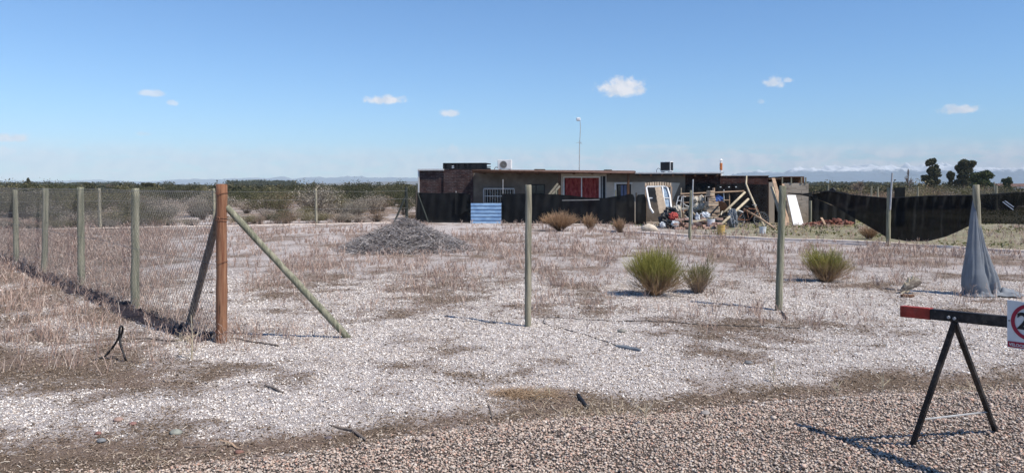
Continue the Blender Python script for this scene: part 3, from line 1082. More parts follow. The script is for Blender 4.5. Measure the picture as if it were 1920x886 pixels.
# ------------------------------------------------------------------ the twig heap
def brush_pile():
    r = np.random.default_rng(5)
    c = gd(760, 19.4)
    root = thing('brush_pile', tuple(c), 'wide low heap of grey cut branches in front of the house', 'brush pile')
    def hh(x, y):
        q = np.sqrt((x / 1.75) ** 2 + (y / 1.25) ** 2)
        return np.clip(.84 * (1 - q ** 1.35), 0, 1) * (.85 + .35 * (fbm(x + 9, y, 2.2, 3) - .5)) + .03 * (q < 1)
    n = 44
    X, Y = np.meshgrid(np.linspace(-1.85, 1.85, n), np.linspace(-1.35, 1.35, n))
    Z = hh(X, Y) - .07
    V = np.stack([X, Y, Z], -1).reshape(-1, 3)
    i = np.arange(n - 1)[None] + n * np.arange(n - 1)[:, None]
    mesh_obj('mound', V, np.stack([i, i + 1, i + n + 1, i + n], -1).reshape(-1), np.full((n - 1) ** 2, 4), mat('heap_core', (.07, .062, .06), .95, .4, 8, .8, 20), root, True)
    N = 20000
    th = r.random(N) * 2 * PI; q = r.random(N) ** .6 * 1.05
    x = 1.75 * q * np.cos(th); y = 1.25 * q * np.sin(th)
    z = hh(x, y)
    a = r.random(N) * 2 * PI; L = .06 + .20 * r.random(N) ** 1.6
    P = np.zeros((N, 3, 3))
    up = np.abs(r.normal(size=N)) * .30
    for j, s in enumerate((-.5, 0.05, .55)):
        P[:, j, 0] = x + np.cos(a) * L * s; P[:, j, 1] = y + np.sin(a) * L * s
        P[:, j, 2] = z + up * L * (s + .3) + r.normal(size=N) * .012
    P[:, :, 2] = np.maximum(P[:, :, 2], .0)
    sd = unit(N, r)
    V, f, c4 = ribbons(P, np.array([[.005, .0045, .002]]) * (.6 + .7 * r.random((N, 1))), sd)
    m = island_mat('grey_twigs', [(0, (.07, .06, .058)), (.3, (.21, .185, .18)), (.6, (.36, .33, .32)), (.85, (.56, .53, .52)), (1, (.28, .22, .19))])
    mesh_obj('twigs', V, f, c4, m, root)


brush_pile()


# ------------------------------------------------------------------ shrubs
def col_z_mat(name, low, high, z0, z1, isl=.35):
    """stems brown at the root, green where they grow: the plant's own colour by height"""
    m = bpy.data.materials.new(name); m.use_nodes = True
    g = G(m.node_tree); bs = m.node_tree.nodes['Principled BSDF']
    co = g.n('ShaderNodeTexCoord').outputs['Object']
    sp = g.n('ShaderNodeSeparateXYZ'); g.l(co, sp.inputs[0])
    ge = g.n('ShaderNodeNewGeometry')
    rd = ge.outputs['Random Per Island']
    zz = g.m('ADD', sp.outputs[2], g.m('MULTIPLY', g.m('SUBTRACT', rd, .5), (z1 - z0) * .9))
    c = g.mix(g.step(zz, z0, z1), low, high)
    k = g.m('MULTIPLY_ADD', g.m('FRACT', g.m('MULTIPLY', rd, 37.0)), isl * 2, 1 - isl)
    cc = g.n('ShaderNodeCombineXYZ')
    for i in range(3): g.l(k, cc.inputs[i])
    c = g.mix(1.0, c, cc.outputs[0], 'MULTIPLY')
    g.l(c, bs.inputs['Base Color']); bs.inputs['Roughness'].default_value = .85; bs.inputs['Specular IOR Level'].default_value = .2
    td = g.n('ShaderNodeBsdfTranslucent'); g.l(c, td.inputs[0])
    mx = g.n('ShaderNodeMixShader'); mx.inputs[0].default_value = .25
    g.l(bs.outputs[0], mx.inputs[1]); g.l(td.outputs[0], mx.inputs[2])
    g.l(mx.outputs[0], m.node_tree.nodes['Material Output'].inputs['Surface'])
    return m


M['broom'] = col_z_mat('broom_stems', (.34, .235, .15), (.29, .275, .075), .17, .44)
M['broom_dry'] = col_z_mat('half_dry_broom', (.34, .25, .18), (.20, .19, .07), .14, .42)
M['tan_stems'] = col_z_mat('tan_twigs', (.24, .15, .09), (.42, .28, .17), .1, .5)


def broom(px, py, h, rad, n, mt, label, seed, group=None, lobes=None, name='broom_shrub', w=.0032):
    r = np.random.default_rng(seed)
    b = gp(px, py)
    root = thing(name, tuple(b), label, 'shrub', group)
    Vs, fs, cs = [], [], []; k = 0
    lobes = lobes or [(0, 0, 1, 1, 1)]
    for (lx, ly, sr, sh, fr) in lobes:
        P, W, s = stems(int(n * fr), h * sh, rad * sr, r, 5, base=.06, w=w, upright=.45)
        P[..., 0] += lx * np.linspace(0, 1, 5)[None]; P[..., 1] += ly * np.linspace(0, 1, 5)[None]
        V, f, c = ribbons(P, W, s); Vs.append(V); fs.append(f + k); cs.append(c); k += len(V)
        # fine green shoots on the outer half
        i = r.integers(0, len(P), int(n * fr * 3.2)); t = r.uniform(.45, 1, len(i))
        j = np.minimum((t * 4).astype(int), 3); ft = (t * 4 - j)[:, None]
        base = P[i, j] * (1 - ft) + P[i, j + 1] * ft
        dr = P[i, j + 1] - P[i, j]; dr /= np.linalg.norm(dr, axis=1)[:, None] + 1e-6
        dr = dr + unit(len(i), r) * .42; dr[:, 2] += .3
        tip = base + dr * (h * .17)
        V, f, c = ribbons(np.stack([base, tip], 1), np.array([[w * .75, w * .35]]) * np.ones((len(i), 1)), s[i])
        Vs.append(V); fs.append(f + k); cs.append(c); k += len(V)
    mesh_obj('foliage', np.concatenate(Vs), np.concatenate(fs), np.concatenate(cs), mt, root)
    P, W, s = stems(70, h * .62, rad * 1.0, r, 4, base=.08, w=.0042)
    V, f, c = ribbons(P, W, s)
    mesh_obj('stem', V, f, c, M['bark'], root)


broom(1228, 553, .70, .38, 1500, M['broom'], 'largest green broom like shrub on the salty lot', 41, 'green shrubs on the lot', [(-.19, 0, .62, 1.0, .32), (-.05, -.05, .5, .96, .2), (.10, .05, .6, 1.04, .28), (.24, .0, .5, .84, .2), (-.08, 0, 1.15, .35, .14), (.3, -.1, .5, .5, .06)])
broom(1308, 549, .52, .24, 380, M['broom_dry'], 'small half dry shrub with one tall sprig beside the largest green shrub', 42, 'green shrubs on the lot', [(0, 0, 1, .85, .9), (.20, 0, .25, 1.3, .12)])
broom(1548, 529, .58, .40, 950, M['broom'], 'spreading green shrub between the leaning post and the tarpaulin', 43, 'green shrubs on the lot', [(-.20, 0, .45, 1.08, .36), (-.04, .05, .5, .86, .22), (.14, 0, .4, 1.05, .24), (.30, 0, .45, .72, .2), (.1, 0, 1.1, .35, .14)])
broom(1050, 433, .72, .72, 900, M['tan_stems'], 'wide tan dry bush in front of the black netting', 44, 'dry bushes before the house', name='dry_bush', w=.006)
broom(1106, 432, .62, .28, 200, M['tan_stems'], 'thin tan dry bush right of the wide tan bush', 45, 'dry bushes before the house', name='dry_bush', w=.006)
broom(1161, 436, .52, .22, 170, M['tan_stems'], 'smallest tan dry bush below the cream wall', 46, 'dry bushes before the house', name='dry_bush', w=.006)
broom(1630, 448, .42, .3, 260, M['tan_stems'], 'low brown bush under the left end of the hanging net', 47, 'dry bushes before the house', name='dry_bush', w=.006)


def scrub_proto(name, seed, h, rad, nleaf, nstem, lmat, smat, leaf=.05, open_=.5):
    r = np.random.default_rng(seed)
    root = bpy.data.objects.new(name, None); link(root)
    P, W, s = stems(nstem, h, rad, r, 5, base=.18, w=.009, upright=.3, hvar=.3)
    V, f, c = ribbons(P, W, s)
    mesh_obj('stem', V, f, c, smat, root)
    # leaf clumps at the stem ends
    tips = P[:, 2:, :].reshape(-1, 3)
    tips = tips[r.random(len(tips)) > open_ * .3]
    i = r.integers(0, len(tips), nleaf)
    C = tips[i] + r.normal(size=(nleaf, 3)) * np.array([.10, .10, .07]) * h
    C[:, 2] = np.abs(C[:, 2])
    V, f, c = leaves(C, np.full(nleaf, leaf), r)
    mesh_obj('foliage', V, f, c, lmat, root)
    return root


def copy_tree(o, loc, rz, sc):
    c = o.copy(); COL.objects.link(c); c.location = loc; c.rotation_euler = (0, 0, rz); c.scale = sc
    for ch in o.children:
        d = ch.copy(); COL.objects.link(d); d.parent = c
    return c


LM = {
    'olive': island_mat('olive_leaves', [(0, (.055, .058, .034)), (.5, (.125, .122, .068)), (1, (.21, .19, .115))], transl=.2, plant=.55),
    'dark': island_mat('dark_leaves', [(0, (.026, .033, .020)), (.5, (.062, .07, .038)), (1, (.12, .118, .065))], transl=.15, plant=.5),
    'grey': island_mat('grey_leaves', [(0, (.17, .155, .13)), (.5, (.30, .27, .235)), (1, (.43, .39, .345))], transl=.1, plant=.45),
    'tan': island_mat('tan_leaves', [(0, (.16, .10, .06)), (.5, (.28, .19, .12)), (1, (.40, .29, .19))], transl=.1),
}
kinds = {
    'olive': ('olive green desert shrub in the scrub beyond the lot', 'olive green shrubs of the scrub'),
    'dark': ('dark green desert shrub in the scrub beyond the lot', 'dark green shrubs of the scrub'),
    'grey': ('grey twiggy desert shrub in the scrub beyond the lot', 'grey shrubs of the scrub'),
    'tan': ('brown dry desert shrub in the scrub beyond the lot', 'brown shrubs of the scrub'),
}
protos = {}
used = {}
for k, (nl, ns) in {'olive': (3600, 90), 'dark': (4200, 70), 'grey': (2200, 220), 'tan': (1300, 220)}.items():
    protos[k] = [scrub_proto('desert_shrub', 60 + 7 * j + len(k), 1.5, .95, nl, ns, LM[k], M['bark'], .030) for j in range(3)]


def put_shrub(k, x, y, h, rs=None, label=None):
    p = random.choice(protos[k])
    sc = h / 1.5
    rs = rs or random.uniform(.8, 1.35)
    args = ((x, y, gz(x, y) - .03), random.uniform(0, 6.28), (sc * rs, sc * rs, sc))
    if p.name not in used:
        used[p.name] = 1; o = p
        o.location, o.rotation_euler, o.scale = args[0], (0, 0, args[1]), args[2]
    else:
        o = copy_tree(p, *args)
    tag(o, label or kinds[k][0], 'shrub', kinds[k][1])
    return o


def bfy(x):                                # depth of the back fence at X
    return np.interp(x, [-40, -24.5, -4.7, 0], [20, 25.3, 33, 34.5])


rs = random.Random(99)
random.seed(5)
cnt = 0
for i in range(900):                       # scrub behind the left part of the lot
    d = 31 + 62 * rs.random() ** 1.7
    px = rs.uniform(-60, 800)
    x = (px - 960) / F * d
    if d < bfy(x) + 3.2 + 3.5 * rs.random(): continue
    k = rs.choices(['olive', 'dark', 'grey', 'tan'], [4, 2, 4.5, .7])[0]
    near = d - bfy(x) < 9
    if near and rs.random() < .5: continue
    if d > 52: k = rs.choices(['olive', 'dark', 'grey'], [3, 5, 1])[0]
    if near: k = rs.choice(['grey', 'grey', 'dark', 'grey', 'olive', 'olive'])
    h = rs.uniform(.7, 1.2) if near else rs.uniform(.9, 1.55) * (1 + .35 * (rs.random() < .16)) + d * .0012
    if k == 'grey': h *= .85
    put_shrub(k, x, d, h); cnt += 1
    if cnt >= 175: break
for (px, py, k, h, s, lab) in [(531, 409, 'dark', .55, 1.5, 'small dark green shrub low on the ground left of the thin back fence post'), (616, 400, 'dark', .85, .9, 'dark green shrub just right of the thin back fence post'), (668, 404, 'grey', 1.1, .9, 'rounded grey shrub between the back fence post and the twig heap'), (463, 400, 'grey', .95, 1.2, 'rounded grey shrub just right of the orange corner post'),
                          (210, 425, 'olive', .85, 1.3, 'olive shrub right behind the thin post seen through the mesh'), (140, 428, 'grey', .7, 1.3, 'low grey shrub behind the third green post from the left'), (285, 423, 'olive', .8, 1.1, 'olive shrub behind the nearest green mesh fence post'), (705, 421, 'tan', .7, 1.4, 'reddish brown dry bush behind the left side of the twig heap'), (488, 424, 'tan', .55, .8, 'small reddish dry bush behind the top of the green brace'), (640, 421, 'grey', .5, 1.2, 'lowest grey shrub beside the wire fence left of the twig heap')]:
    if h:
        d = HC * F / (py - 347)
        x = (px - 960) / F * d
        d = max(d, float(bfy(x)) + 1.2)
        put_shrub(k, (px - 960) / F * d, d, h, s, lab)
for i in range(46):                        # low dry growth along the far side of the back fence
    px = rs.uniform(-40, 775); x = (px - 960) / F * 32
    d = float(bfy(x)) + rs.uniform(.7, 4.5)
    put_shrub(rs.choice(['grey', 'tan', 'grey', 'olive']), (px - 960) / F * d, d, rs.uniform(.28, .6), rs.uniform(1.2, 2.2))
for px, d, h in [(671, 62, 2.15), (683, 64, 1.9), (748, 66, 2.0), (735, 60, 1.75), (593, 70, 1.95), (50, 80, 2.1), (320, 70, 1.9)]:
    put_shrub('dark', (px - 960) / F * d, d, h, .9)
for i in range(46):                        # thicket behind the hanging net on the right
    d = rs.uniform(50, 66)
    px = rs.uniform(1530, 1960)
    k = rs.choices(['tan', 'olive', 'grey', 'dark'], [4, 2, 1, 1])[0]
    put_shrub(k, (px - 960) / F * d, d, (rs.uniform(1.2, 1.7) if px > 1690 else rs.uniform(.9, 1.5)), 1.2)


def distant_scrub():
    r = np.random.default_rng(77)
    n = 2600
    d = (r.random(n) * (420 ** 1.2 - 85 ** 1.2) + 85 ** 1.2) ** (1 / 1.2)
    x = r.uniform(-.85, .85, n) * d
    hgt = (.9 + .8 * r.random(n)) * (1 + .0006 * d)
    sel = r.random(n) < .07
    hgt[sel] *= 1.3 + .6 * r.random(sel.sum())
    nl = 120
    C = r.normal(size=(n, nl, 3)); C /= np.linalg.norm(C, axis=2)[..., None]
    C *= (r.random((n, nl, 1)) ** .4) * (.8 + .4 * r.random((n, nl, 1)))
    C[..., 0] *= (hgt * .75)[:, None]; C[..., 1] *= (hgt * .75)[:, None]
    C[..., 2] = (C[..., 2] * .5 + .5) * hgt[:, None]
    C[..., 0] += x[:, None]; C[..., 1] += d[:, None]
    C = C.reshape(-1, 3)
    V, f, c = leaves(C, np.repeat(.09 + d * .0005, nl), r, .8)
    m = island_mat('distant_leaves', [(0, (.028, .032, .018)), (.5, (.075, .075, .042)), (1, (.15, .135, .085))], transl=.15, plant=.7, attr=True)
    o = mesh_obj('distant_scrub', V, f, c, m)
    at_ = o.data.attributes.new('plant', 'FLOAT', 'POINT')
    at_.data.foreach_set('value', np.repeat(r.random(n) ** 1.5, nl * 4).astype(np.float32))
    tag(o, 'dense band of desert scrub reaching to the horizon', 'scrub', kind='stuff')
    # low woods on the horizon
    n = 900
    px = np.concatenate([r.uniform(425, 552, 330), r.uniform(0, 250, 170), r.uniform(1500, 1720, 200), r.uniform(-100, 2050, 200)])
    d = r.uniform(560, 760, n)
    x = (px - 960) / F * d
    h = r.uniform(2.4, 4.6, n) * np.where((px > 425) & (px < 552), 1.25, .95)
    nl = 60
    C = r.normal(size=(n, nl, 3)) * np.array([1.5, 1.5, .9])
    C[..., 2] = np.abs(C[..., 2] * .4 + .6).clip(0, 1) * h[:, None]
    C[..., 0] += x[:, None]; C[..., 1] += d[:, None]
    V, f, c = leaves(C.reshape(-1, 3), np.full(n * nl, .5), r, .8)
    o = mesh_obj('distant_woods', V, f, c, LM['dark'])
    tag(o, 'hazy line of low trees on the far horizon', 'trees', kind='stuff')


distant_scrub()


def tree(px, base_py, d, clusters, label, lmat, dens=1.5, leaf=.15, trunk_r=.22, bare=False, name='tree', group='tall trees on the horizon'):
    """clusters in photo pixels give each foliage clump its place and size at distance d"""
    r = np.random.default_rng(int(px))
    b = Vector(((px - 960) / F * d, d, 0))
    root = thing(name, tuple(b), label, 'tree', group)
    Cs = []; br = MB()
    top = at(clusters[0][0], clusters[0][1], d)
    mid = b.lerp(top, .5) + Vector((.2, 0, 0))
    br.tube([b, mid, top], [trunk_r, trunk_r * .6, trunk_r * .15], 7)
    for (cx, cy, rx, ry) in clusters:
        c = at(cx, cy, d) + Vector((0, r.uniform(-.5, .5) * rx / F * d, 0))
        sx, sz = rx / F * d, ry / F * d
        s = b.lerp(top, max(.12, min(.8, (c.z - b.z) / max(.1, top.z - b.z) - .2)))
        br.tube([s, s.lerp(c, .5) + Vector((0, 0, -.1)), c], [trunk_r * .4, trunk_r * .28, trunk_r * .1], 5)
        sub = max(3, int(9 * dens))
        for _ in range(sub):               # ragged sub clumps
            u = unit(1, r)[0] * r.random() ** .4
            cc = np.array(c) + u * np.array([sx, sx, sz]) * 1.0
            n = int((60 if bare else 130) * dens)
            v = unit(n, r) * (r.random(n) ** .33)[:, None]
            Cs.append(cc + v * np.array([sx, sx, sz]) * r.uniform(.4, .9))
        if bare:
            for _ in range(26):
                e = c + Vector(tuple(unit(1, r)[0] * np.array([sx, sx, sz])))
                br.tube([s.lerp(c, r.random()), e], [.035, .012], 3, False)
    br.build('trunk', M['bark'], root)
    C = np.concatenate(Cs)
    if bare: C = C[r.random(len(C)) < .25]
    V, f, c = leaves(C, np.full(len(C), leaf), r, .7)
    mesh_obj('crown', V - np.array(b), f, c, lmat, root)


LM['tree'] = island_mat('tree_leaves', [(0, (.02, .026, .016)), (.5, (.055, .06, .03)), (.8, (.11, .105, .055)), (1, (.19, .165, .10))], transl=.12)
LM['treeg'] = island_mat('green_tree_leaves', [(0, (.022, .035, .014)), (.5, (.055, .075, .03)), (1, (.11, .125, .05))], transl=.15)
D = 130
tree(1745, 352, D, [(1748, 303, 6, 5), (1741, 306, 4, 4), (1752, 317, 6, 7), (1752, 326, 7, 6), (1742, 321, 4, 5), (1735, 334, 6, 4), (1742, 341, 8, 7), (1755, 340, 6, 5), (1748, 333, 6, 6)],
     'tall ragged dark tree with a narrow stepped crown', LM['tree'])
tree(1806, 352, D, [(1808, 307, 8, 7), (1816, 306, 8, 6), (1801, 314, 7, 7), (1813, 317, 9, 7), (1806, 325, 8, 7), (1804, 336, 8, 8), (1796, 345, 6, 5), (1811, 343, 9, 6)],
     'tallest dark tree with a rounded top heavy crown', LM['tree'])
tree(1783, 352, D, [(1784, 328, 5, 5), (1783, 333, 4, 4), (1783, 342, 3, 6)], 'small slender tree between the two tall trees', LM['tree'])
tree(1838, 354, D - 8, [(1842, 328, 11, 7), (1834, 332, 12, 7), (1848, 336, 9, 8), (1826, 335, 8, 6), (1838, 345, 13, 7)], 'broad green rounded tree beside the tallest tree', LM['treeg'])
tree(1888, 352, D, [(1888, 340, 6, 6), (1888, 344, 5, 5)], 'little round dark tree farthest right', LM['treeg'], .8)
tree(1611, 362, 72, [(1611, 343, 9, 7), (1605, 350, 9, 7), (1616, 351, 9, 8)], 'bare twiggy tree behind the hanging net', LM['tan'], .5, .05, .08, True, 'bare_tree', 'bare trees beyond the lot')
tree(1702, 356, 90, [(1703, 325, 2, 10), (1699, 336, 4, 8), (1710, 338, 4, 7)], 'thin leafless sapling left of the tall ragged tree', LM['tan'], .3, .04, .05, True, 'bare_tree', 'bare trees beyond the lot')
tree(51, 352, 170, [(53, 339, 3, 4), (51, 345, 4, 4)], 'small dark pointed tree on the far left horizon', LM['tree'], .8)
tree(167, 352, 120, [(168, 346, 6, 3), (172, 349, 7, 3)], 'low dark tree above the third fence post from the left', LM['tree'], .8)
tree(207, 352, 110, [(208, 347, 8, 4)], 'low brown bare tree beside the low dark tree', LM['tan'], .5, .06, .06, True, 'bare_tree', 'bare trees beyond the lot')
tree(275, 352, 120, [(272, 345, 6, 3), (280, 347, 8, 3)], 'low dark tree right of the nearest green fence post', LM['tree'], .8)


# ------------------------------------------------------------------ the house
FR = Frame(((785 - 960) / F * 36, 36), ((1515 - 960) / F * 33, 33))
house = thing('house', tuple(FR.p(0, 0, 0)), 'low flat roofed house of dark brick and grey render with a porch roof', 'house')


def fb(mb, x0, x1, w0, w1, y_top, y_bot=None, z0=None, ref=None):
    """facade box: pixel columns x0-x1, w0 back / w1 front, top pixel row, bottom row or height"""
    rx = ref if ref is not None else (x0 + x1) / 2
    u0, u1 = FR.u(x0, w1), FR.u(x1, w1)
    zt = FR.z(rx, y_top, w1)
    zb = z0 if z0 is not None else FR.z(rx, y_bot, w1)
    return mb.frame_box(FR, u0, u1, w1, w0, zb, zt)


# brick wing on the left: two bays with a seam
m = MB(); fb(m, 786, 831, -6, 0, 319, z0=-.1)
uvproj(m.build('brick_wall', M['brick_dark'], house))
m = MB(); fb(m, 831.5, 887, -6, .06, 318, z0=-.1)
uvproj(m.build('brick_wall', M['brick_dark'], house))
m = MB(); fb(m, 783, 832, -5.9, .14, 316.5, 319.5)
m.build('roof_sheet', M['roof_pale'], house)
m = MB(); fb(m, 783.5, 786, -.3, .05, 319, z0=-.05)
m.build('corner_trim', M['roof_pale'], house)

# rendered wall in the middle, with real openings
def wall_with_holes(name, mt, x0, x1, ytop, holes, w=0., th=.2):
    """holes: (x0,x1,ytop,ybot) in pixels, cut as gaps between boxes"""
    mb = MB()
    zt = FR.z((x0 + x1) / 2, ytop, w)
    hs = sorted(holes)
    ux = FR.u(x0, w)
    for (a, b, yt, yb) in hs:
        ua, ub = FR.u(a, w), FR.u(b, w)
        z1, z0 = FR.z((a + b) / 2, yt, w), FR.z((a + b) / 2, yb, w)
        mb.frame_box(FR, ux, ua, w, w - th, -.1, zt)
        mb.frame_box(FR, ua, ub, w, w - th, z1, zt)
        if z0 > .05: mb.frame_box(FR, ua, ub, w, w - th, -.1, z0)
        ux = ub
    mb.frame_box(FR, ux, FR.u(x1, w), w, w - th, -.1, zt)
    return mb.build(name, mt, house)


W1 = (911, 961, 356, 379); W2 = (988, 1022, 345, 366)
W3 = (1056, 1125, 331, 412); DR = (1127, 1136, 330, 416); W4 = (1156, 1183, 345, 376)
wall_with_holes('rendered_wall', M['plaster_dark'], 887.4, 1052, 320, [W1, W2], .02)
wall_with_holes('rendered_wall', M['plaster_cream'], 1052.2, 1212, 323, [W3, DR, W4], .02)
wall_with_holes('rendered_wall', M['plaster_dark'], 1212.2, 1285, 323, [(1237, 1253, 342, 374)], .02)  # darker render paints in the shade on this stretch of cream wall
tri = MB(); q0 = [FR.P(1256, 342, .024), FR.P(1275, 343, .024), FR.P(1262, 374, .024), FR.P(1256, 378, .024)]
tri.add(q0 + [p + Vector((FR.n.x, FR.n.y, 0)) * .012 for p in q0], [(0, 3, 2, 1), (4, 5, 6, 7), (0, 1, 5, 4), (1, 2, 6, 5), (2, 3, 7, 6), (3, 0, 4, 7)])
tri.build('painted_sun_patch', M['plaster_cream'], house)  # sunlit patch of the wall, painted on in cream
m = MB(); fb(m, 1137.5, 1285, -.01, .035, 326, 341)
m.build('painted_shade_band', M['plaster_dark'], house)  # dark band painting the shade under the eave onto the wall
# back and inside of the house
m = MB(); m.frame_box(FR, FR.u(888), FR.u(1284), -5.8, -5.6, -.1, 2.3)
m.build('back_wall', M['plaster_dark'], house)
m = MB(); m.frame_box(FR, FR.u(888), FR.u(1284), -1.6, -1.5, -.1, 2.2)
m.build('inner_wall', M['plaster_dark'], house)


def window(rect, fmat, cols=1, rows=1, glass='glass', curtain=None, bars=False, w=.0, ft=.05, sill=False):
    a, b, yt, yb = rect
    ua, ub = FR.u(a, w), FR.u(b, w)
    z1, z0 = FR.z((a + b) / 2, yt, w), FR.z((a + b) / 2, yb, w)
    fr = MB()
    fw = w - .03
    fr.frame_box(FR, ua, ua + ft, fw, fw - .06, z0, z1); fr.frame_box(FR, ub - ft, ub, fw, fw - .06, z0, z1)
    fr.frame_box(FR, ua + ft, ub - ft, fw, fw - .06, z1 - ft, z1); fr.frame_box(FR, ua + ft, ub - ft, fw, fw - .06, z0, z0 + ft)
    for i in range(1, cols):
        u = ua + (ub - ua) * i / cols
        fr.frame_box(FR, u - ft * .45, u + ft * .45, fw - .003, fw - .055, z0 + ft, z1 - ft)
    for i in range(1, rows):
        z = z0 + (z1 - z0) * i / rows
        fr.frame_box(FR, ua + ft, ub - ft, fw - .006, fw - .05, z - ft * .35, z + ft * .35)
    win = fr.build('window', fmat, house)
    MB().frame_box(FR, ua + ft * .5, ub - ft * .5, fw - .025, fw - .035, z0 + ft * .5, z1 - ft * .5).build('pane', M[glass], win)
    if bars:
        g2 = MB(); n = int((ub - ua) / .11)
        wb = w + .06
        for i in range(n + 1):
            u = ua - .03 + (ub - ua + .06) * i / n
            g2.tube([FR.p(u, wb, z0 - .04), FR.p(u, wb, z1 + .04)], .007, 5)
        for z in (z0 - .04, (z0 + z1) / 2, z1 + .04):
            g2.frame_box(FR, ua - .05, ub + .05, wb + .012, wb - .012, z - .012, z + .012)
        g2.build('window_bars', M['white'], win)
    return win, (ua, ub, z0, z1)


win1, q = window(W1, M['black'], 2, 1, bars=True, w=.02)
# light trim round the barred window
m = MB(); ua, ub, z0, z1 = q
for z in (z0 - .06, z1 + .06): m.frame_box(FR, ua - .1, ub + .1, .10, .075, z - .028, z + .028)
for u in (ua - .1, ub + .1): m.frame_box(FR, u - .02, u + .02, .10, .075, z0 - .03, z1 + .03)
m.build('trim', M['steel'], win1)
window(W2, M['black'], 2, 1, w=.02)
w3, q = window(W3, M['white'], 2, 1, w=.02, ft=.05)
# red curtain behind the clear panes of the wide window
ua, ub, z0, z1 = q
for ch in list(w3.children): bpy.data.objects.remove(ch)
cur = MB(); n = 60
for i in range(n):
    a, b = i / n, (i + 1) / n
    wa, wb2 = .04 * math.sin(a * 44), .04 * math.sin(b * 44)
    u_a, u_b = ua + .06 + (ub - ua - .12) * a, ua + .06 + (ub - ua - .12) * b
    k = len(cur.v)
    cur.v += [tuple(FR.p(u_a, -.16 + wa, z0 + .02)), tuple(FR.p(u_b, -.16 + wb2, z0 + .02)), tuple(FR.p(u_b, -.16 + wb2, z1 - .06)), tuple(FR.p(u_a, -.16 + wa, z1 - .06))]
    cur.f.append((k, k + 1, k + 2, k + 3))
cur.build('curtain', M['curtain'], w3)
w4, q = window(W4, M['black'], 2, 1, w=.02)
ua, ub, z0, z1 = q
MB().frame_box(FR, ua + .2, ub - .2, -.016, -.03 + .008, z0 + .04, z1 - .05).build('curtain', M['curtain_blue'], w4)
m = MB(); m.frame_box(FR, FR.u(1152), FR.u(1155.5), .05, .021, 0, FR.z(1154, 344)); m.frame_box(FR, FR.u(1152), FR.u(1186), .052, .021, FR.z(1168, 344.5), FR.z(1168, 342.5))
m.build('trim', M['white'], w4)
window((1237, 1253, 342, 374), M['black'], 1, 1, w=.02)
# doorway with dark leaf and pale jamb
m = MB(); m.frame_box(FR, FR.u(1127), FR.u(1136), -.02, -.07, 0, FR.z(1131, 330))
door = m.build('door', M['black'], house)
m = MB()
for px in (1126.2, 1129.5, 1136.0): m.frame_box(FR, FR.u(px) - .018, FR.u(px) + .018, .05, -.01, 0, FR.z(1131, 330))
m.build('door_frame', M['steel'], door)

# porch roof: deep at the left, shallow at the right
def skew_slab(mb, x0, x1, wf0, wf1, wb, yt0, yt1, th):
    u0, u1 = FR.u(x0, wf0), FR.u(x1, wf1)
    z0, z1 = FR.z(x0, yt0, wf0), FR.z(x1, yt1, wf1)
    return mb.hexa([FR.p(u0, wf0, z0 - th), FR.p(u1, wf1, z1 - th), FR.p(u1, wb, z1 - th - .12), FR.p(u0, wb, z0 - th - .12),
                    FR.p(u0, wf0, z0), FR.p(u1, wf1, z1), FR.p(u1, wb, z1 - .12), FR.p(u0, wb, z0 - .12)])


porch = skew_slab(MB(), 884, 1192, 1.25, .45, -6, 318.4, 320.6, .045).build('roof', M['roof'], house)
tag(porch, 'rusty brown porch roof')
m = skew_slab(MB(), 886, 1190, 1.27, .47, 1.0, 317.6, 319.8, .018)
for i in range(64):
    t = i / 63
    x = 887 + 300 * t; wv = 1.26 + (.46 - 1.26) * t
    u = FR.u(x, wv); z = FR.z(x, 318.3 + 2.0 * t, wv)
    m.frame_box(FR, u - .035, u + .035, wv + .012, -.9, z - .016, z + .012)
m.build('roof_sheet', M['roof'], porch)
m = MB()
for x in np.linspace(900, 1180, 9):
    t = (x - 884) / 308; wv = 1.2 + (.42 - 1.2) * t
    u = FR.u(x, wv); z = FR.z(x, 318.6 + 2 * t, wv) - .06
    m.frame_box(FR, u - .04, u + .04, wv, .03, z - .10, z)
m.build('rafter', M['wood_dark'], porch)
m = MB().bar(FR.P(886, 322.3, 1.1), FR.P(1190, 324.2, .36), .06, .09)
m.build('beam', M['wood_dark'], porch)
for x, w, r, mt in ((1049, .82, .055, 'wood_dark'), (1178, .42, .05, 'wood_dark')):
    p = FR.P(x, 324, w)
    MB().bar(Vector((p.x, p.y, -.05)), p, r * 2, r * 2, up=Vector((0, 1, 0))).build('porch_post', M[mt], house)
p = FR.P(943, 330, 1.0)
# second roof to the right, thin and pale
r2 = MB(); fb(r2, 1191, 1357, -6, .42, 322.6, 325.2)
roof2 = r2.build('roof', M['roof_pale'], house); tag(roof2, 'thin pale metal roof')
m = MB(); fb(m, 1192, 1350, -.05, .36, 325.6, 328)
m.build('beam', M['black'], roof2)
m = MB()
for x in np.linspace(1200, 1345, 8):
    u = FR.u(x, .4); z = FR.z(x, 326, .4)
    m.frame_box(FR, u - .04, u + .04, .40, .03, z - .1, z)
m.build('rafter', M['wood_dark'], roof2)
# brick walls on the right
m = MB(); fb(m, 1285.3, 1350, -6, -.05, 327, z0=-.1)
uvproj(m.build('brick_wall', M['brick_brown'], house))
m = MB(); fb(m, 1350.3, 1441, -6, .02, 330.5, z0=-.1)
uvproj(m.build('brick_wall', M['brick_brown'], house))
m = MB(); fb(m, 1349, 1442, -6.05, .05, 329.2, 330.4)
m.build('coping', M['wood_dark'], house)
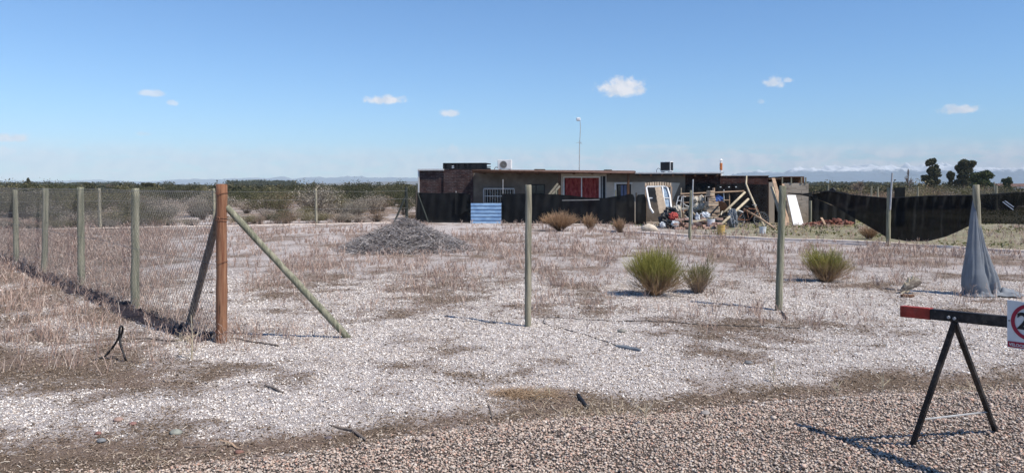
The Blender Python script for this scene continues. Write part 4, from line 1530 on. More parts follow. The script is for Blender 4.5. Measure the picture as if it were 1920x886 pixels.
# black netting hung on the brick below its top courses
# pale block shed at the end with an open frame on top
m = MB(); fb(m, 1468, 1516, -4.5, .02, 343.5, z0=-.1)
uvproj(m.build('block_wall', M['block'], house))
m = MB(); fb(m, 1441.3, 1468, -3.0, -2.8, 336, z0=-.1)
m.build('shed_back', M['brick_brown'], house); uvproj(house.children[-1])
m = MB()
fb(m, 1466, 1508, -4.4, .04, 330.6, 332.2); fb(m, 1466, 1508, -.5, -.4, 332.4, 343.2)
fr = m.build('shed_roof', M['wood_dark'], house)
for x in (1467, 1484, 1503, 1511):
    m = MB(); fb(m, x - 1.2, x + 1.2, -.02, .05, 332.3, 343.6)
    m.build('stud', M['post_grey'], fr)
m = MB(); fb(m, 1441.5, 1452, -.2, .0, 341, z0=0)
m.build('block_wall', M['block'], house); uvproj(house.children[-1])
m = MB(); fb(m, 1441.5, 1466, -2.9, .04, 334, 336.4)
m.build('lintel', M['wood_dark'], house)
# dark structure on the roof at the left
rb = thing('slatted_crate', tuple(FR.P(870, 318, -.4)), 'black slatted crate frame lying on the brick part of the roof', 'crate')
z0 = FR.z(870, 318, .0)
m = MB()
ua, ub = FR.u(831, 0), FR.u(913, 0)
for z, t in ((.02, .05), (.27, .05), (.145, .035)):
    m.frame_box(FR, ua, ub, .06, .0, z0 + z, z0 + z + t)
    m.frame_box(FR, ua, ub, -.9, -.96, z0 + z, z0 + z + t)
m.build('rail', M['black'], rb)
m = MB(); 
for i, f in enumerate((0, .1, .3, .38, .55, .66, .78, .97)):
    u = ua + (ub - ua) * f
    m.frame_box(FR, u, u + (.22 if i in (1, 3, 5, 6) else .07), .055, .004, z0 + .07, z0 + .30)
    m.frame_box(FR, u, u + .06, -.0, -.9, z0 + .05, z0 + .1)
m.frame_box(FR, ua, ub - .05, .0, -.9, z0 + .30, z0 + .325)
m.frame_box(FR, ua + .02, ua + (ub - ua) * .6, -.05, -.1, z0 + .02, z0 + .30)
m.frame_box(FR, ua + (ub - ua) * .6, ub - .03, .03, -.02, z0 + .06, z0 + .31)
m.build('slat', M['black'], rb)
MB().frame_box(FR, ua + .25, ua + .55, .05, -.2, z0 + .07, z0 + .2).build('basin', M['plastic_white'], rb, bevel=.02)


# air conditioners
def aircon(x0, x1, y0, y1, w, label, turn):
    c = FR.P((x0 + x1) / 2, y1, w)
    root = thing('air_conditioner', tuple(c), label, 'air conditioner', 'air conditioner units on the roof')
    width = (x1 - x0) / F * c.y; h = (y1 - y0) / F * c.y
    a = math.atan2(FR.t.y, FR.t.x) + turn
    rot = Matrix.Rotation(a, 3, 'Z')
    wd = width / (abs(math.cos(turn)) + .42 * abs(math.sin(turn)))
    dp = wd * .4
    body = MB().box(c + Vector((0, 0, h / 2 + .03)), (wd, dp, h - .03), rot).build('casing', M['white'], root, bevel=.012)
    def L(x, y, z): return c + rot @ Vector((x, y, z))
    fx = -.12 * wd * 0 - .05
    fr_ = h * .36
    ring = MB()
    ring.tube([L(fx + fr_ * math.cos(t), -dp / 2 - .008, h * .53 + fr_ * math.sin(t)) for t in np.linspace(0, 2 * PI, 25)], .008, 5, False)
    for k in range(1, 4):
        ring.tube([L(fx + fr_ * k / 4 * math.cos(t), -dp / 2 - .008, h * .53 + fr_ * k / 4 * math.sin(t)) for t in np.linspace(0, 2 * PI, 21)], .004, 4, False)
    for t in np.linspace(0, 2 * PI, 12, endpoint=False):
        ring.tube([L(fx, -dp / 2 - .009, h * .53), L(fx + fr_ * math.cos(t), -dp / 2 - .009, h * .53 + fr_ * math.sin(t))], .003, 4)
    ring.build('fan_grille', M['steel'], root)
    dk = MB(); k = 24
    vs = [L(fx, -dp / 2 - .003, h * .53)] + [L(fx + fr_ * .95 * math.cos(2 * PI * i / k), -dp / 2 - .003, h * .53 + fr_ * .95 * math.sin(2 * PI * i / k)) for i in range(k)]
    dk.add(vs, [(0, i + 1, (i + 1) % k + 1) for i in range(k)])
    dk.build('fan', M['plaster_dark'], root)
    # coil on the end and back
    MB().box(L(-wd / 2 - .004, 0, h / 2 + .03), (.01, dp * .86, h * .8), rot).build('coil', M['black'], root)
    MB().box(L(0, dp / 2 + .004, h / 2 + .03), (wd * .9, .01, h * .8), rot).build('coil', M['black'], root)
    ft = MB()
    for sx in (-.35, .35): ft.box(L(sx * wd, 0, .0), (.05, dp + .06, .07), rot)
    ft.build('foot', M['steel'], root)
    return root, L, wd, dp, h


r_, L, wd, dp, h = aircon(934, 959.5, 300, 318.5, .3, 'white air conditioner unit with round fan facing front on the porch roof', 0)
MB().tube([L(-wd / 2, .05, .1), L(-wd / 2 - .12, .05, .14), L(-wd / 2 - .2, .08, .05), L(-wd / 2 - .22, .1, -.03)], .014, 6).build('pipe', M['rubber'], r_)
r_, L, wd, dp, h = aircon(1238, 1262, 303.5, 322.6, -.6, 'air conditioner unit turned to show its dark coil on the pale metal roof', R(180 - 38))
MB().tube([L(wd / 2, .05, .1), L(wd / 2 + .16, .05, .2), L(wd / 2 + .22, .08, .12), L(wd / 2 + .24, .1, -.03)], .012, 6).build('pipe', M['rubber'], r_)

# antenna mast
b = FR.P(1086, 320.5, -1.0); t = at(1087.5, 220, b.y); t.x = (1087.5 - 960) / F * b.y
am = thing('antenna_mast', tuple(b), 'tall thin mast with a small dish on top rising from the roof', 'antenna')
MB().tube([b - Vector((0, 0, .25)), b.lerp(t, .45), b.lerp(t, .8) + Vector((.03, 0, 0)), t], [.022, .02, .016, .014], 7).build('pole', M['steel'], am)
c = at(1084.5, 223.5, b.y)
MB().box(c, (.2, .09, .17)).build('dish', M['plastic_white'], am, bevel=.04)
MB().tube([c + Vector((.08, 0, -.03)), t], .012, 5).build('bracket', M['steel'], am)
q = at(1087, 267, b.y)
cr = MB()
cr.tube([q - Vector((.09, 0, 0)), q + Vector((.09, 0, 0))], .012, 5)
for sx, sz in ((-.16, -.02), (.14, -.10)): cr.tube([q, q + Vector((sx, .05, sz))], .006, 4)
cr.build('crosspiece', M['steel'], am)
# flue pipe
b = FR.P(1352, 324.5, -.6)
fp = thing('flue_pipe', tuple(b), 'short white and orange flue pipe at the right end of the metal roof', 'chimney')
MB().tube([b - Vector((0, 0, .2)), b + Vector((0, 0, .58))], .055, 10).build('pipe', M['white'], fp)
MB().tube([b + Vector((0, 0, .14)), b + Vector((0, 0, .47))], .062, 10).build('sleeve', mat('orange_metal', (.5, .17, .06), .6, .3, 8, .1), fp)
MB().tube([b + Vector((0, 0, .58)), b + Vector((0, 0, .6)), b + Vector((0, 0, .66))], [.075, .075, .02], 10).build('cap', M['white'], fp)


# ------------------------------------------------------------------ netting fence before the house
def net_surface(frame, cols, w, mt, parent, name, seed=0, nz=12, amp=.05, thick=0):
    """cols: list of (px, y_top, y_bottom) at facade offset w; a rippled cloth"""
    xs = np.array([c[0] for c in cols], float); yt = [c[1] for c in cols]; yb = [c[2] for c in cols]
    n = max(16, int((xs[-1] - xs[0]) / 3))
    X = np.linspace(xs[0], xs[-1], n)
    V = []; 
    for i, x in enumerate(X):
        a, b = np.interp(x, xs, yt), np.interp(x, xs, yb)
        a += .5 * (vnoise(x * .09, seed) - .5)
        for j in range(nz + 1):
            t = j / nz
            ww = w + amp * 2 * (float(fbm(x * .05 + seed, t * 1.3, 1.0, 3)) - .5) + amp * .5 * math.sin(x * .35 + t * 2 + seed)
            V.append(tuple(frame.P(x, a + (b - a) * t, ww)))
    f = [(i * (nz + 1) + j, i * (nz + 1) + j + 1, (i + 1) * (nz + 1) + j + 1, (i + 1) * (nz + 1) + j) for i in range(n - 1) for j in range(nz)]
    mb = MB(); mb.v = V; mb.f = f
    return mb.build(name, mt, parent, smooth=True)


nf = thing('netting_fence', tuple(FR.p(0, 2.2, 0)), 'black shade netting stretched on thin poles across the front of the house', 'fence')
NW = 2.2
net_surface(FR, [(782, 361, 417), (832, 362, 417), (855, 361, 417), (882, 364, 417)], NW, M['cloth_dark'], nf, 'netting', 1)
net_surface(FR, [(941, 363, 420), (985, 363, 420), (1008, 364, 420), (1042, 364, 420), (1070, 366, 421), (1100, 370, 421), (1135, 371, 421), (1152, 368, 421)], NW, M['cloth_dark'], nf, 'netting', 2)
net_surface(FR, [(1152, 368, 421), (1170, 366, 421), (1180, 363, 421), (1187, 364, 421), (1190, 371, 421)], NW, M['cloth_dark'], nf, 'netting', 3)
net_surface(FR, [(1193, 370, 421), (1196, 365, 421), (1208, 364, 421), (1212, 372, 421)], NW + .1, M['cloth_dark'], nf, 'netting', 4, amp=.1)
net_surface(FR, [(853, 361, 400), (862, 362, 404), (872, 363, 396), (882, 366, 400)], NW + .08, M['cloth_dark'], nf, 'netting', 5, amp=.12)
for x, yt, r, mt in ((781, 357, .045, 'post_brown'), (855, 358, .022, 'steel'), (880, 362, .02, 'post_brown'), (943, 336, .016, 'steel'), (1043, 355, .03, 'post_green'), (1039, 362, .02, 'post_green'), (1154, 356, .028, 'post_green'), (1193, 361, .035, 'post_brown')):
    p = FR.P(x, yt, NW - .06)
    MB().tube([Vector((p.x, p.y, -.05)), p], r, 8).build('pole', M[mt], nf)
MB().bar(FR.P(783, 362, NW + .1), FR.P(803, 417, NW + .5), .06, .05).build('brace', M['post_dark'], nf)
for k, w_ in ((366, 1), ): 
    mb = MB().tube([FR.P(1054, 375.5, NW + .07), FR.P(1090, 375, NW + .07), FR.P(1124, 374, NW + .07)], .012, 5)
    mb.build('wire', M['steel'], nf)
hw = thing('shade_netting', tuple(FR.p(FR.u(1360), .3, 0)), 'black netting hung over the lower half of the right brick wall behind the yard clutter', 'netting')
net_surface(FR, [(1286, 346, 421), (1310, 343, 421), (1350, 345, 421), (1395, 343, 421), (1420, 346, 421), (1440, 345, 421)], .22, M['cloth_thin'], hw, 'netting', 21, 12, .05)
for x_ in (1329, 1351, 1367, 1380):
    MB().box(FR.P(x_, 350.5 + .3 * math.sin(x_), .30), (.07, .02, .035)).build('clip', M['plastic_white'], hw)
# odd bits weighing down the porch roof
for i, (x_, wd_, lab_) in enumerate([(1012, .5, 'short weathered board on the porch roof above the second window'), (1140, .35, 'small weathered board on the right end of the porch roof')]):
    tag(MB().box(FR.P(x_, 317.2 + 2.2 * (x_ - 884) / 308, .3), (wd_, .12, .06), Matrix.Rotation(.2, 3, 'Z')).build('loose_board', M['post_brown'], loc=tuple(FR.P(x_, 318.5, .3))), lab_, 'board', 'boards weighing down the roof')
# pale bars painting in a sunlit patch of wall above the netting
for (a, b, w, lab) in (((1030, 364), (1046, 344), 1.2, 'pale bar standing in for sunlight on the wall by the porch post'), ((1036, 364), (1050, 348), 1.3, 'second pale bar standing in for sunlight beside the porch post'),):
    p0 = FR.P(*a, w); p1 = FR.P(*b, w); dr = (p1 - p0) * 2.2
    tag(MB().bar(p1 - dr, p1, .09, .03, up=Vector((0, 1, 0))).build('plank', M['wood_pale'], loc=tuple(p1 - dr)), lab, 'plank', 'pale bars standing in for sunlight')
# blue metal sheet
bs = MB(); ua, ub = FR.u(883, NW + .2), FR.u(940, NW + .2)
zt = FR.z(911, 381, NW + .2)
rows = 28
for i in range(rows):
    for (t0, t1) in ((i / rows, (i + 1) / rows),):
        wa = NW + .2 + .028 * abs(math.sin(t0 * PI * 5.5)); wb_ = NW + .2 + .028 * abs(math.sin(t1 * PI * 5.5))
        z0, z1 = zt * (1 - t0), zt * (1 - t1)
        k = len(bs.v)
        bs.v += [tuple(FR.p(ua, wa, z0)), tuple(FR.p(ub, wa, z0)), tuple(FR.p(ub, wb_, z1)), tuple(FR.p(ua, wb_, z1))]
        bs.f.append((k, k + 3, k + 2, k + 1))
o = bs.build('corrugated_sheet', M['blue_sheet'], loc=tuple(FR.p(ua, NW + .2, 0)))
so = o.modifiers.new('solid', 'SOLIDIFY'); so.thickness = .004
tag(o, 'pale blue corrugated metal sheet standing against the netting fence', 'metal sheet')
p0 = gd(1218, 27.6)
tag(MB().blob(p0 + Vector((0, 0, .10)), (.3, .2, .17), 4, 12, 8, .25).build('boulder', M['stone_white'], loc=tuple(p0), smooth=True), 'large pale stone on the ground below the right end of the netting', 'boulder')


# ------------------------------------------------------------------ yard clutter
def W(px, py, d): return at(px, py, d)


def Gd(px, d): return gd(px, d)


# wooden picket panel and arched white window frame leaning on the wall
d = 31.8
root = thing('picket_panel', tuple(Gd(1230, d + .5)), 'beige picket panel standing behind the leaning white window frame', 'fence panel')
m = MB()
for i in range(11):
    x = 1211 + i * 4.6
    top = 341 + .08 * ((i - 5) ** 2) * .8
    p1 = W(x, top, d + .3); p0 = W(x, 351.5, d + .27)
    m.bar(p0, p1, .075, .02, up=Vector((0, 1, 0)))
m.build('picket', M['box_beige'], root)
m = MB(); m.bar(W(1209, 349, d + .25), W(1258, 349, d + .25), .03, .06); 
for x in (1211, 1259): m.bar(Gd(x, d + .1), W(x, 350, d + .3), .06, .04)

m.build('rail', M['wood_tan'], root)

d = 31.2
root = thing('salvaged_window', tuple(Gd(1238, d)), 'arched white window frame with glazing leaning above the rubbish heap', 'window frame')
outline = [(1225, 399), (1219, 389), (1215, 370), (1212, 352), (1214, 349.5), (1246, 349), (1251, 352), (1256, 367), (1258, 385), (1260, 396)]
m = MB()
tilt = lambda px, py: W(px, py, d - .012 * (py - 350) + .1)
m.tube([tilt(*q) for q in outline], .042, 4)
m.tube([tilt(1216, 371), tilt(1224, 371)], .035, 4); m.tube([tilt(1238, 371), tilt(1257, 371)], .035, 4)
m.tube([tilt(1242, 350), tilt(1245, 372), tilt(1248, 397)], .03, 4)
m.build('frame', M['white'], root)
v = [tilt(1229, 351), tilt(1247, 351), tilt(1256, 370), tilt(1258, 395), tilt(1244, 394)]
mb = MB(); mb.add([p + Vector((0, .03, 0)) for p in v] + [p + Vector((0, .04, 0)) for p in v], [(0, 4, 3, 2, 1), (5, 6, 7, 8, 9)] + [(i, (i + 1) % 5, (i + 1) % 5 + 5, i + 5) for i in range(5)])
mb.build('pane', mat('pale_glass', (.32, .42, .52), .25, .35, 6, 0, col2=(.08, .14, .22), spec=.8), root)
root = thing('board_stack', tuple(Gd(1240, d - .4)), 'column of beige boards leaning in front of the white window frame', 'boards')
for i in range(5):
    t = i / 5
    p0 = W(1240 + 2 * (1 - t) - 8 * t + 2, 399 - 47 * t, d - .5 + .3 * t); p1 = p0 + Vector((-.05, .06, .24))
    MB().bar(p0, p1, .33 - .02 * i, .05, up=Vector((0, 1, 0))).build('board', M['box_beige'], root)

# low white glazed sash by the wall
d = 31.5
root = thing('salvaged_window', tuple(Gd(1275, d)), 'small white framed sash tilted beside the window frame', 'window frame')
m = MB()
q = [(1268, 384), (1272, 368), (1279, 367), (1276, 385)]
m.tube([W(*p, d) for p in q + [q[0]]], .025, 4); m.tube([W(1270, 376, d), W(1278, 376, d)], .018, 4)
m.tube([W(1277, 377, d), W(1286, 385, d), W(1293, 387, d)], .02, 5); m.tube([W(1279, 367, d), W(1286, 369, d)], .02, 4)
m.tube([W(1269, 384, d), Gd(1266, d + .1)], .02, 4); m.tube([W(1276, 385, d), Gd(1277, d + .1)], .02, 4)
m.build('frame', M['plastic_white'], root)
mb = MB(); mb.add([W(*p, d + .02) for p in q], [(0, 1, 2, 3)]); mb.build('pane', M['glass'], root)

# rubbish heap: every bag and piece its own thing
def blobthing(name, px, py, d, r, mt, seed, label, cat, group=None, amp=.3):
    c = W(px, py, d)
    o = MB().blob(c, r, seed, 26, 18, amp, 2.6, crumple=.34).build(name, M[mt] if isinstance(mt, str) else mt, loc=(c.x, c.y, c.z - r[2]), smooth=False)
    return tag(o, label, cat, group)


HG = 'rubbish bags in the heap before the house'
blobthing('rubbish_bag', 1249, 411, 29.6, (.30, .25, .26), 'bag_black', 1, 'black plastic bag at the left of the rubbish heap', 'bag', HG)
blobthing('rubbish_bag', 1259, 400, 30.2, (.34, .28, .25), 'bag_black', 2, 'black plastic bag on top of the rubbish heap under the window frame', 'bag', HG)
blobthing('rubbish_bag', 1262, 406, 29.4, (.20, .16, .16), 'bag_red', 3, 'red bag in the middle of the rubbish heap', 'bag', HG)
blobthing('rubbish_bag', 1254, 419, 28.9, (.25, .2, .17), 'bag_black', 4, 'black plastic bag lowest in the rubbish heap', 'bag', HG)
blobthing('rubbish_bag', 1268, 395, 30.6, (.17, .14, .22), 'sack', 6, 'cream sack standing behind the red bag', 'bag', HG)
blobthing('rubbish_bag', 1243, 421, 28.8, (.13, .12, .10), 'plastic_white', 8, 'small pale blue bag at the foot of the rubbish heap', 'bag', HG)
blobthing('rubbish_bag', 1266, 419, 28.7, (.15, .12, .12), 'plastic_white', 9, 'small white bag right of the lowest black bag', 'bag', HG)
rt = thing('scrap_wood_pile', tuple(Gd(1275, 29.4)), 'jumble of broken planks right of the red bag', 'wood pile')
rr = random.Random(12)
for i in range(12):
    a = Gd(1268 + rr.random() * 16, 29.2 + rr.random()); b = W(1266 + rr.random() * 24, 395 + rr.random() * 18, 29.2 + rr.random())
    MB().bar(a, b, rr.uniform(.05, .1), .025, up=Vector((rr.random(), 1, 0))).build('plank', M['wood_tan' if i % 2 else 'wood_pale'], rt)
# brick and slab rows in front
rt = thing('brick_stack', tuple(Gd(1305, 28.8)), 'long low stack of pinkish bricks and slabs behind the thin fence pole', 'brick pile')
mpk = mat('pink_brick', (.40, .27, .22), .9, .3, 6, .5, 20, island=.35)
for row in range(5):
    x = 1258 + row * 2
    while x < 1352:
        w = rr.uniform(5, 13); dd = 28.5 + rr.uniform(0, .8)
        z = row * .085
        p = gd(x + w / 2, dd)
        if rr.random() < .88 - row * .10:
            m = MB(); m.box((p.x, p.y, p.z + z + .04), (w / F * dd * .95, .22, .07), Matrix.Rotation(rr.uniform(-.25, .25), 3, 'Z') @ Matrix.Rotation(rr.uniform(-.06, .06), 3, 'Y'))
            m.build('brick', mpk, rt)
        x += w
pl = thing('loose_plank', tuple(Gd(1300, 28.2)), 'long pale plank lying across the pink brick stack', 'plank')
MB().bar(W(1296, 416, 28.3), W(1323, 411, 28.6), .1, .04).build('board', M['wood_pale'], pl)

rt = thing('scrap_wood_pile', tuple(Gd(1318, 30.4)), 'tangled scrap boards, sheets and poles heaped under the storage rack', 'wood pile')
for i in range(80):
    px_ = rr.uniform(1272, 1362); d_ = rr.uniform(29.6, 31.2)
    c_ = W(px_, 424 - 34 * rr.random() ** 1.7, d_)
    v_ = Vector((rr.uniform(-.5, .5), rr.uniform(-.2, .2), rr.uniform(-.35, .4)))
    c_.z = max(c_.z, abs(v_.z) * .5 + .03)
    k_ = rr.random()
    MB().bar(c_ - v_ * .5, c_ + v_ * .5, rr.uniform(.03, .16), rr.uniform(.015, .04), up=Vector((rr.random(), 1, .3))).build('scrap_piece', M[rr.choice(['wood_tan', 'wood_pale', 'wood_pale', 'post_brown', 'sack', 'sack', 'bag_black', 'steel', 'wood_dark', 'plastic_white', 'rust', 'post_grey', 'bag_black'])], rt)
# workbench rack with sacks
d = 30.6
rk = thing('storage_rack', tuple(Gd(1300, d)), 'low metal rack holding pale sacks before the brick wall', 'rack')
m = MB()
for px in (1281, 1300, 1322):
    for dy in (0, .5):
        g0 = Gd(px, d + dy); m.tube([g0, Vector((g0.x, g0.y, W(px, 366, d).z))], .018, 6)
m.build('leg', M['steel'], rk)
for y in (368, 380, 394):
    m = MB(); a = W(1280, y, d); b = W(1324, y, d)
    m.hexa([a, b, b + Vector((0, .5, 0)), a + Vector((0, .5, 0)), a + Vector((0, 0, .03)), b + Vector((0, 0, .03)), b + Vector((0, .5, .03)), a + Vector((0, .5, .03))])
    m.build('shelf', M['wood_tan'], rk)
SG = 'pale sacks on the rack'
for i, (px, py, rx, rz, lab) in enumerate([(1304, 374, .13, .13, 'upper pale sack at the left of the storage rack'), (1314, 373, .11, .15, 'upper pale sack at the right of the storage rack'),
                                           (1306, 386.5, .17, .15, 'wide pale sack on the lower shelf of the storage rack'), (1316, 385, .12, .18, 'tall pale sack beside the beige crates')]):
    blobthing('sack', px, py, d - .02, (rx, .16, rz), 'sack', 20 + i, lab, 'sack', SG, .22)
blobthing('sack', 1308, 409, 29.6, (.10, .1, .2), 'plastic_white', 28, 'narrow white sack standing under the rack', 'sack', SG, .15)
blobthing('sack', 1322, 404, 29.8, (.2, .15, .14), 'plastic_white', 29, 'crumpled white sack beside the narrow white sack', 'sack', SG, .3)
blobthing('tarpaulin_bundle', 1297, 404, 30.2, (.26, .2, .26), 'bag_black', 30, 'black bundle behind the thin fence pole', 'bundle')
# crates piled like a tower
cg = 'beige crates in the leaning tower'
labs = ['bottom beige crate of the leaning tower', 'second beige crate from the bottom of the leaning tower', 'middle beige crate of the leaning tower', 'second beige crate from the top of the leaning tower', 'topmost beige crate of the leaning tower']
for i, (px, py, w, h) in enumerate([(1338, 407, 22, 13), (1336, 393.5, 24, 12.5), (1334, 382.5, 20, 9.5), (1334, 373.5, 13, 8), (1332, 363, 9, 12)]):
    d = 30.2
    c = W(px, py, d); ww, hh = w / F * d, h / F * d
    rt = thing('crate', (c.x, c.y, c.z - hh / 2), labs[i], 'crate', cg)
    rot = Matrix.Rotation(.15 * (-1) ** i, 3, 'Z') @ Matrix.Rotation(.05 * (-1) ** i, 3, 'Y')
    MB().box(c, (ww, .4, hh * .96), rot).build('side', M['box_beige'], rt, bevel=.015)
    for k in (-1, 1): MB().box(c + rot @ Vector((0, -.205, k * hh * .3)), (ww * .98, .015, hh * .14), rot).build('slat', M['wood_tan'], rt)
# fill under tower
blobthing('rubbish_bag', 1340, 418, 30.0, (.34, .3, .2), 'bag_black', 40, 'black plastic bag under the leaning tower of crates', 'bag', HG)
c = W(1350, 392, 30.6)
tag(MB().tube([c + Vector((0, 0, 0)), c + Vector((.02, .12, .02))], .33, 20).build('round_board', M['wood_dark'], loc=tuple(c)), 'dark round board standing behind the crate tower', 'board')

# timber rail with uprights in front of the brick wall
rt = thing('timber_rail', tuple(Gd(1340, 31.6)), 'thin horizontal timber rail on uprights before the brick wall', 'rail')
d = 31.6
MB().tube([W(1276, 363.5, d), W(1335, 361, d), W(1395, 358, d)], .032, 6).build('rail', M['wood_tan'], rt)
for px, yt, r, mt in ((1338, 352, .06, 'wood_tan'), (1357, 355, .03, 'steel'), (1277, 352, .02, 'wood_pale'), (1367.5, 363, .025, 'wood_tan')):
    p = W(px, yt, d + .06); MB().tube([gd(px, d + .06), p], r, 6).build('upright', M[mt], rt)
MB().tube([W(1357, 375, d), W(1368, 375, d)], .02, 5).build('rung', M['wood_tan'], rt)
blobthing('blue_tarp', 1346, 373, 31.7, (.22, .08, .15), 'blue_paint', 41, 'crumpled blue tarp hanging under the timber rail', 'tarp')

# leaning poles
def pole(a, b, da, db, r, mt, label, r2=None):
    A, B = W(*a, da), W(*b, db)
    if a[1] > 415: A = Gd(a[0], da)
    mb = MB(); mid = A.lerp(B, .5) + Vector((.03, 0, .02))
    mb.tube([A, mid, B], [r, r * .97, r2 or r * .9], 8)
    return tag(mb.build('timber_pole', M[mt], loc=tuple(A), smooth=True), label, 'pole', 'poles leaning in the yard')


pole((1347, 408), (1397, 360), 30.2, 30.8, .05, 'wood_pale', 'upper thick pale pole slanting up from the crate tower')
pole((1343, 424), (1403, 373), 28.6, 30.4, .055, 'wood_pale', 'lower thick pale pole slanting up behind the yellow bucket')
m = MB().tube([Gd(1434, 29.2), W(1417, 388, 30.4), W(1404, 358, 31.3), W(1399, 345, 31.8), W(1400, 330, 32.3)], [.045, .045, .04, .038, .03], 8)
tag(m.build('timber_pole', M['wood_pale'], loc=tuple(Gd(1434, 29.2)), smooth=True), 'tallest crooked pale pole leaning on the brick wall', 'pole', 'poles leaning in the yard')
pole((1455, 427), (1395, 392), 28.4, 30.2, .045, 'wood_tan', 'thin brown pole crossing the foot of the tallest pole')
for k, (a, b, lab) in enumerate([((1474, 420), (1450, 334), 'longest brown plank leaning in the shed opening'), ((1469, 421), (1447, 350), 'short plank leaning left in the shed opening'), ((1478, 421), (1468, 345), 'plank leaning against the block wall edge'), ((1463, 421), (1456, 352), 'narrow plank hidden behind the leaning post')]):
    p0 = gd(a[0], 31.0 + k * .1); p1 = W(*b, 32.6)
    tag(MB().bar(p0, p1, .15 - .02 * k, .03, up=Vector((0, 1, 0))).build('plank', M['wood_tan' if k % 2 == 0 else 'wood_pale'], loc=tuple(p0)), lab, 'plank', 'planks leaning on the shed')
# white door leaf
A = [(1476, 366), (1492, 366), (1507, 421), (1488, 422)]
vs = [W(A[0][0], A[0][1], 31.9), W(A[1][0], A[1][1], 31.9), W(A[2][0], A[2][1], 31.1), W(A[3][0], A[3][1], 31.1)]
vs[2].z = max(vs[2].z, .02); vs[3].z = max(vs[3].z, .01)
dn = Vector((.0, .05, .01))
mb = MB(); mb.add(vs + [v + dn for v in vs], [(0, 3, 2, 1), (4, 5, 6, 7), (0, 1, 5, 4), (1, 2, 6, 5), (2, 3, 7, 6), (3, 0, 4, 7)])
tag(mb.build('door_panel', M['white'], loc=tuple(vs[3])), 'plain white door panel leaning against the pale block wall', 'door')


# buckets
def bucket(px, py_b, h, r, mt, label, tilt=0):
    b = gp(px, py_b)
    rt = thing('bucket', tuple(b), label, 'bucket', 'buckets in the yard')
    m = MB()
    m.tube([b + Vector((0, 0, .0)), b + Vector((0, 0, h * .85)), b + Vector((0, 0, h * .86)), b + Vector((0, 0, h))], [r * .86, r * .98, r * 1.05, r * 1.05], 16)
    m.build('body', M[mt], rt, smooth=False)
    m = MB().tube([b + Vector((math.cos(t) * r * 1.06, -.02, h * .9 - math.sin(t) * h * .35)) for t in np.linspace(0, PI, 10)], .006, 4)
    m.build('handle', M['steel'], rt)
    MB().tube([b + Vector((0, 0, h + .001)), b + Vector((0, 0, h + .004))], r * .95, 14).build('dark_top_disc', M['black'], rt)  # flat black disc laid on the closed top
    return rt


bucket(1333, 428, .37, .15, 'plastic_white', 'white bucket on the ground below the crate tower')
bucket(1352, 441, .36, .135, 'yellow', 'yellow bucket on the ground before the edging')
bucket(1430, 438, .25, .12, 'plastic_white', 'small white bucket at the foot of the tallest pole')


# bicycle
def bicycle():
    d = 29.8
    rt = thing('bicycle', tuple(Gd(1395, d)), 'old bicycle standing in front of the brick wall', 'bicycle')
    def wheel(px, r):
        c = Gd(px, d) + Vector((0, 0, r))
        ty = MB().tube([c + Vector((r * math.cos(t), .0, r * math.sin(t))) for t in np.linspace(0, 2 * PI, 29)], .022, 6, False).build('wheel', M['rubber'], rt)
        sp = MB()
        for t in np.linspace(0, PI, 9): sp.tube([c - Vector((r * math.cos(t), 0, r * math.sin(t))), c + Vector((r * math.cos(t), 0, r * math.sin(t)))], .004, 3)
        sp.tube([c + Vector((r * .92 * math.cos(t), .0, r * .92 * math.sin(t))) for t in np.linspace(0, 2 * PI, 25)], .01, 4, False)
        sp.build('spokes', M['steel'], ty)
        return c
    c1 = wheel(1383, .31); c2 = wheel(1427, .31)
    q = lambda px, py: W(px, py, d)
    m = MB()
    bbk = c1.lerp(c2, .48) + Vector((0, 0, -.02)); seat = c1.lerp(c2, .36) + Vector((0, 0, .45)); head = c1.lerp(c2, .80) + Vector((0, 0, .42))
    for a, b in ((c1, bbk), (bbk, seat), (seat, head), (bbk, head - Vector((0, 0, .08))), (c1, seat), (head + Vector((0, 0, .12)), c2)): m.tube([a, b], .018, 6)
    m.build('frame', M['rust'], rt)
    MB().tube([head + Vector((-.1, -.2, .16)), head + Vector((0, 0, .18)), head + Vector((-.1, .2, .16))], .014, 5).build('handlebar', M['steel'], rt)
    MB().blob(seat + Vector((0, 0, .06)), (.13, .07, .035), 3).build('saddle', M['black'], rt, smooth=True)
    m = MB().tube([c1 + Vector((.36 * math.cos(t), 0, .36 * math.sin(t))) for t in np.linspace(.9, 2.9, 12)], .022, 5); m.build('mudguard', M['plastic_white'], rt)


bicycle()
blobthing('tarpaulin_bundle', 1374, 411, 29.4, (.18, .2, .4), M['tarp'], 44, 'grey blue cloth bundle hanging at the rear of the bicycle', 'bundle', amp=.25)
blobthing('sack', 1371, 398, 30.4, (.16, .14, .16), 'sack', 45, 'grey white sack above the bicycle rear wheel', 'sack', SG)
# bricks and pallet rubble at right
rt = thing('brick_stack', tuple(Gd(1568, 30.6)), 'spread pile of orange bricks and broken pallet right of the white door', 'brick pile')
for i in range(92):
    px = 1536 + 62 * rr.random(); dd = 30.4 + rr.random() * .8
    h = max(0, .28 - abs(px - 1568) / 62 * .34) * rr.random()
    p = gd(px, dd)
    MB().box((p.x, p.y, p.z + .04 + h), (.20, .09, .05), Matrix.Rotation(rr.uniform(0, 3), 3, 'Z') @ Matrix.Rotation(rr.uniform(-.4, .4), 3, 'Y')).build('brick', M['brick_red'], rt)
m = MB(); m.bar(gd(1537, 30.2) + Vector((0, 0, .06)), gd(1600, 30.2) + Vector((0, 0, .05)), .1, .04); m.bar(W(1540, 408, 30.5), W(1548, 422, 30.2), .09, .03)
m.build('pallet_board', M['wood_tan'], rt)
blobthing('rubble_heap', 1525, 421, 30.6, (.4, .25, .12), M['brick_red'], 50, 'small heap of red rubble beside the white door', 'rubble', amp=.35)

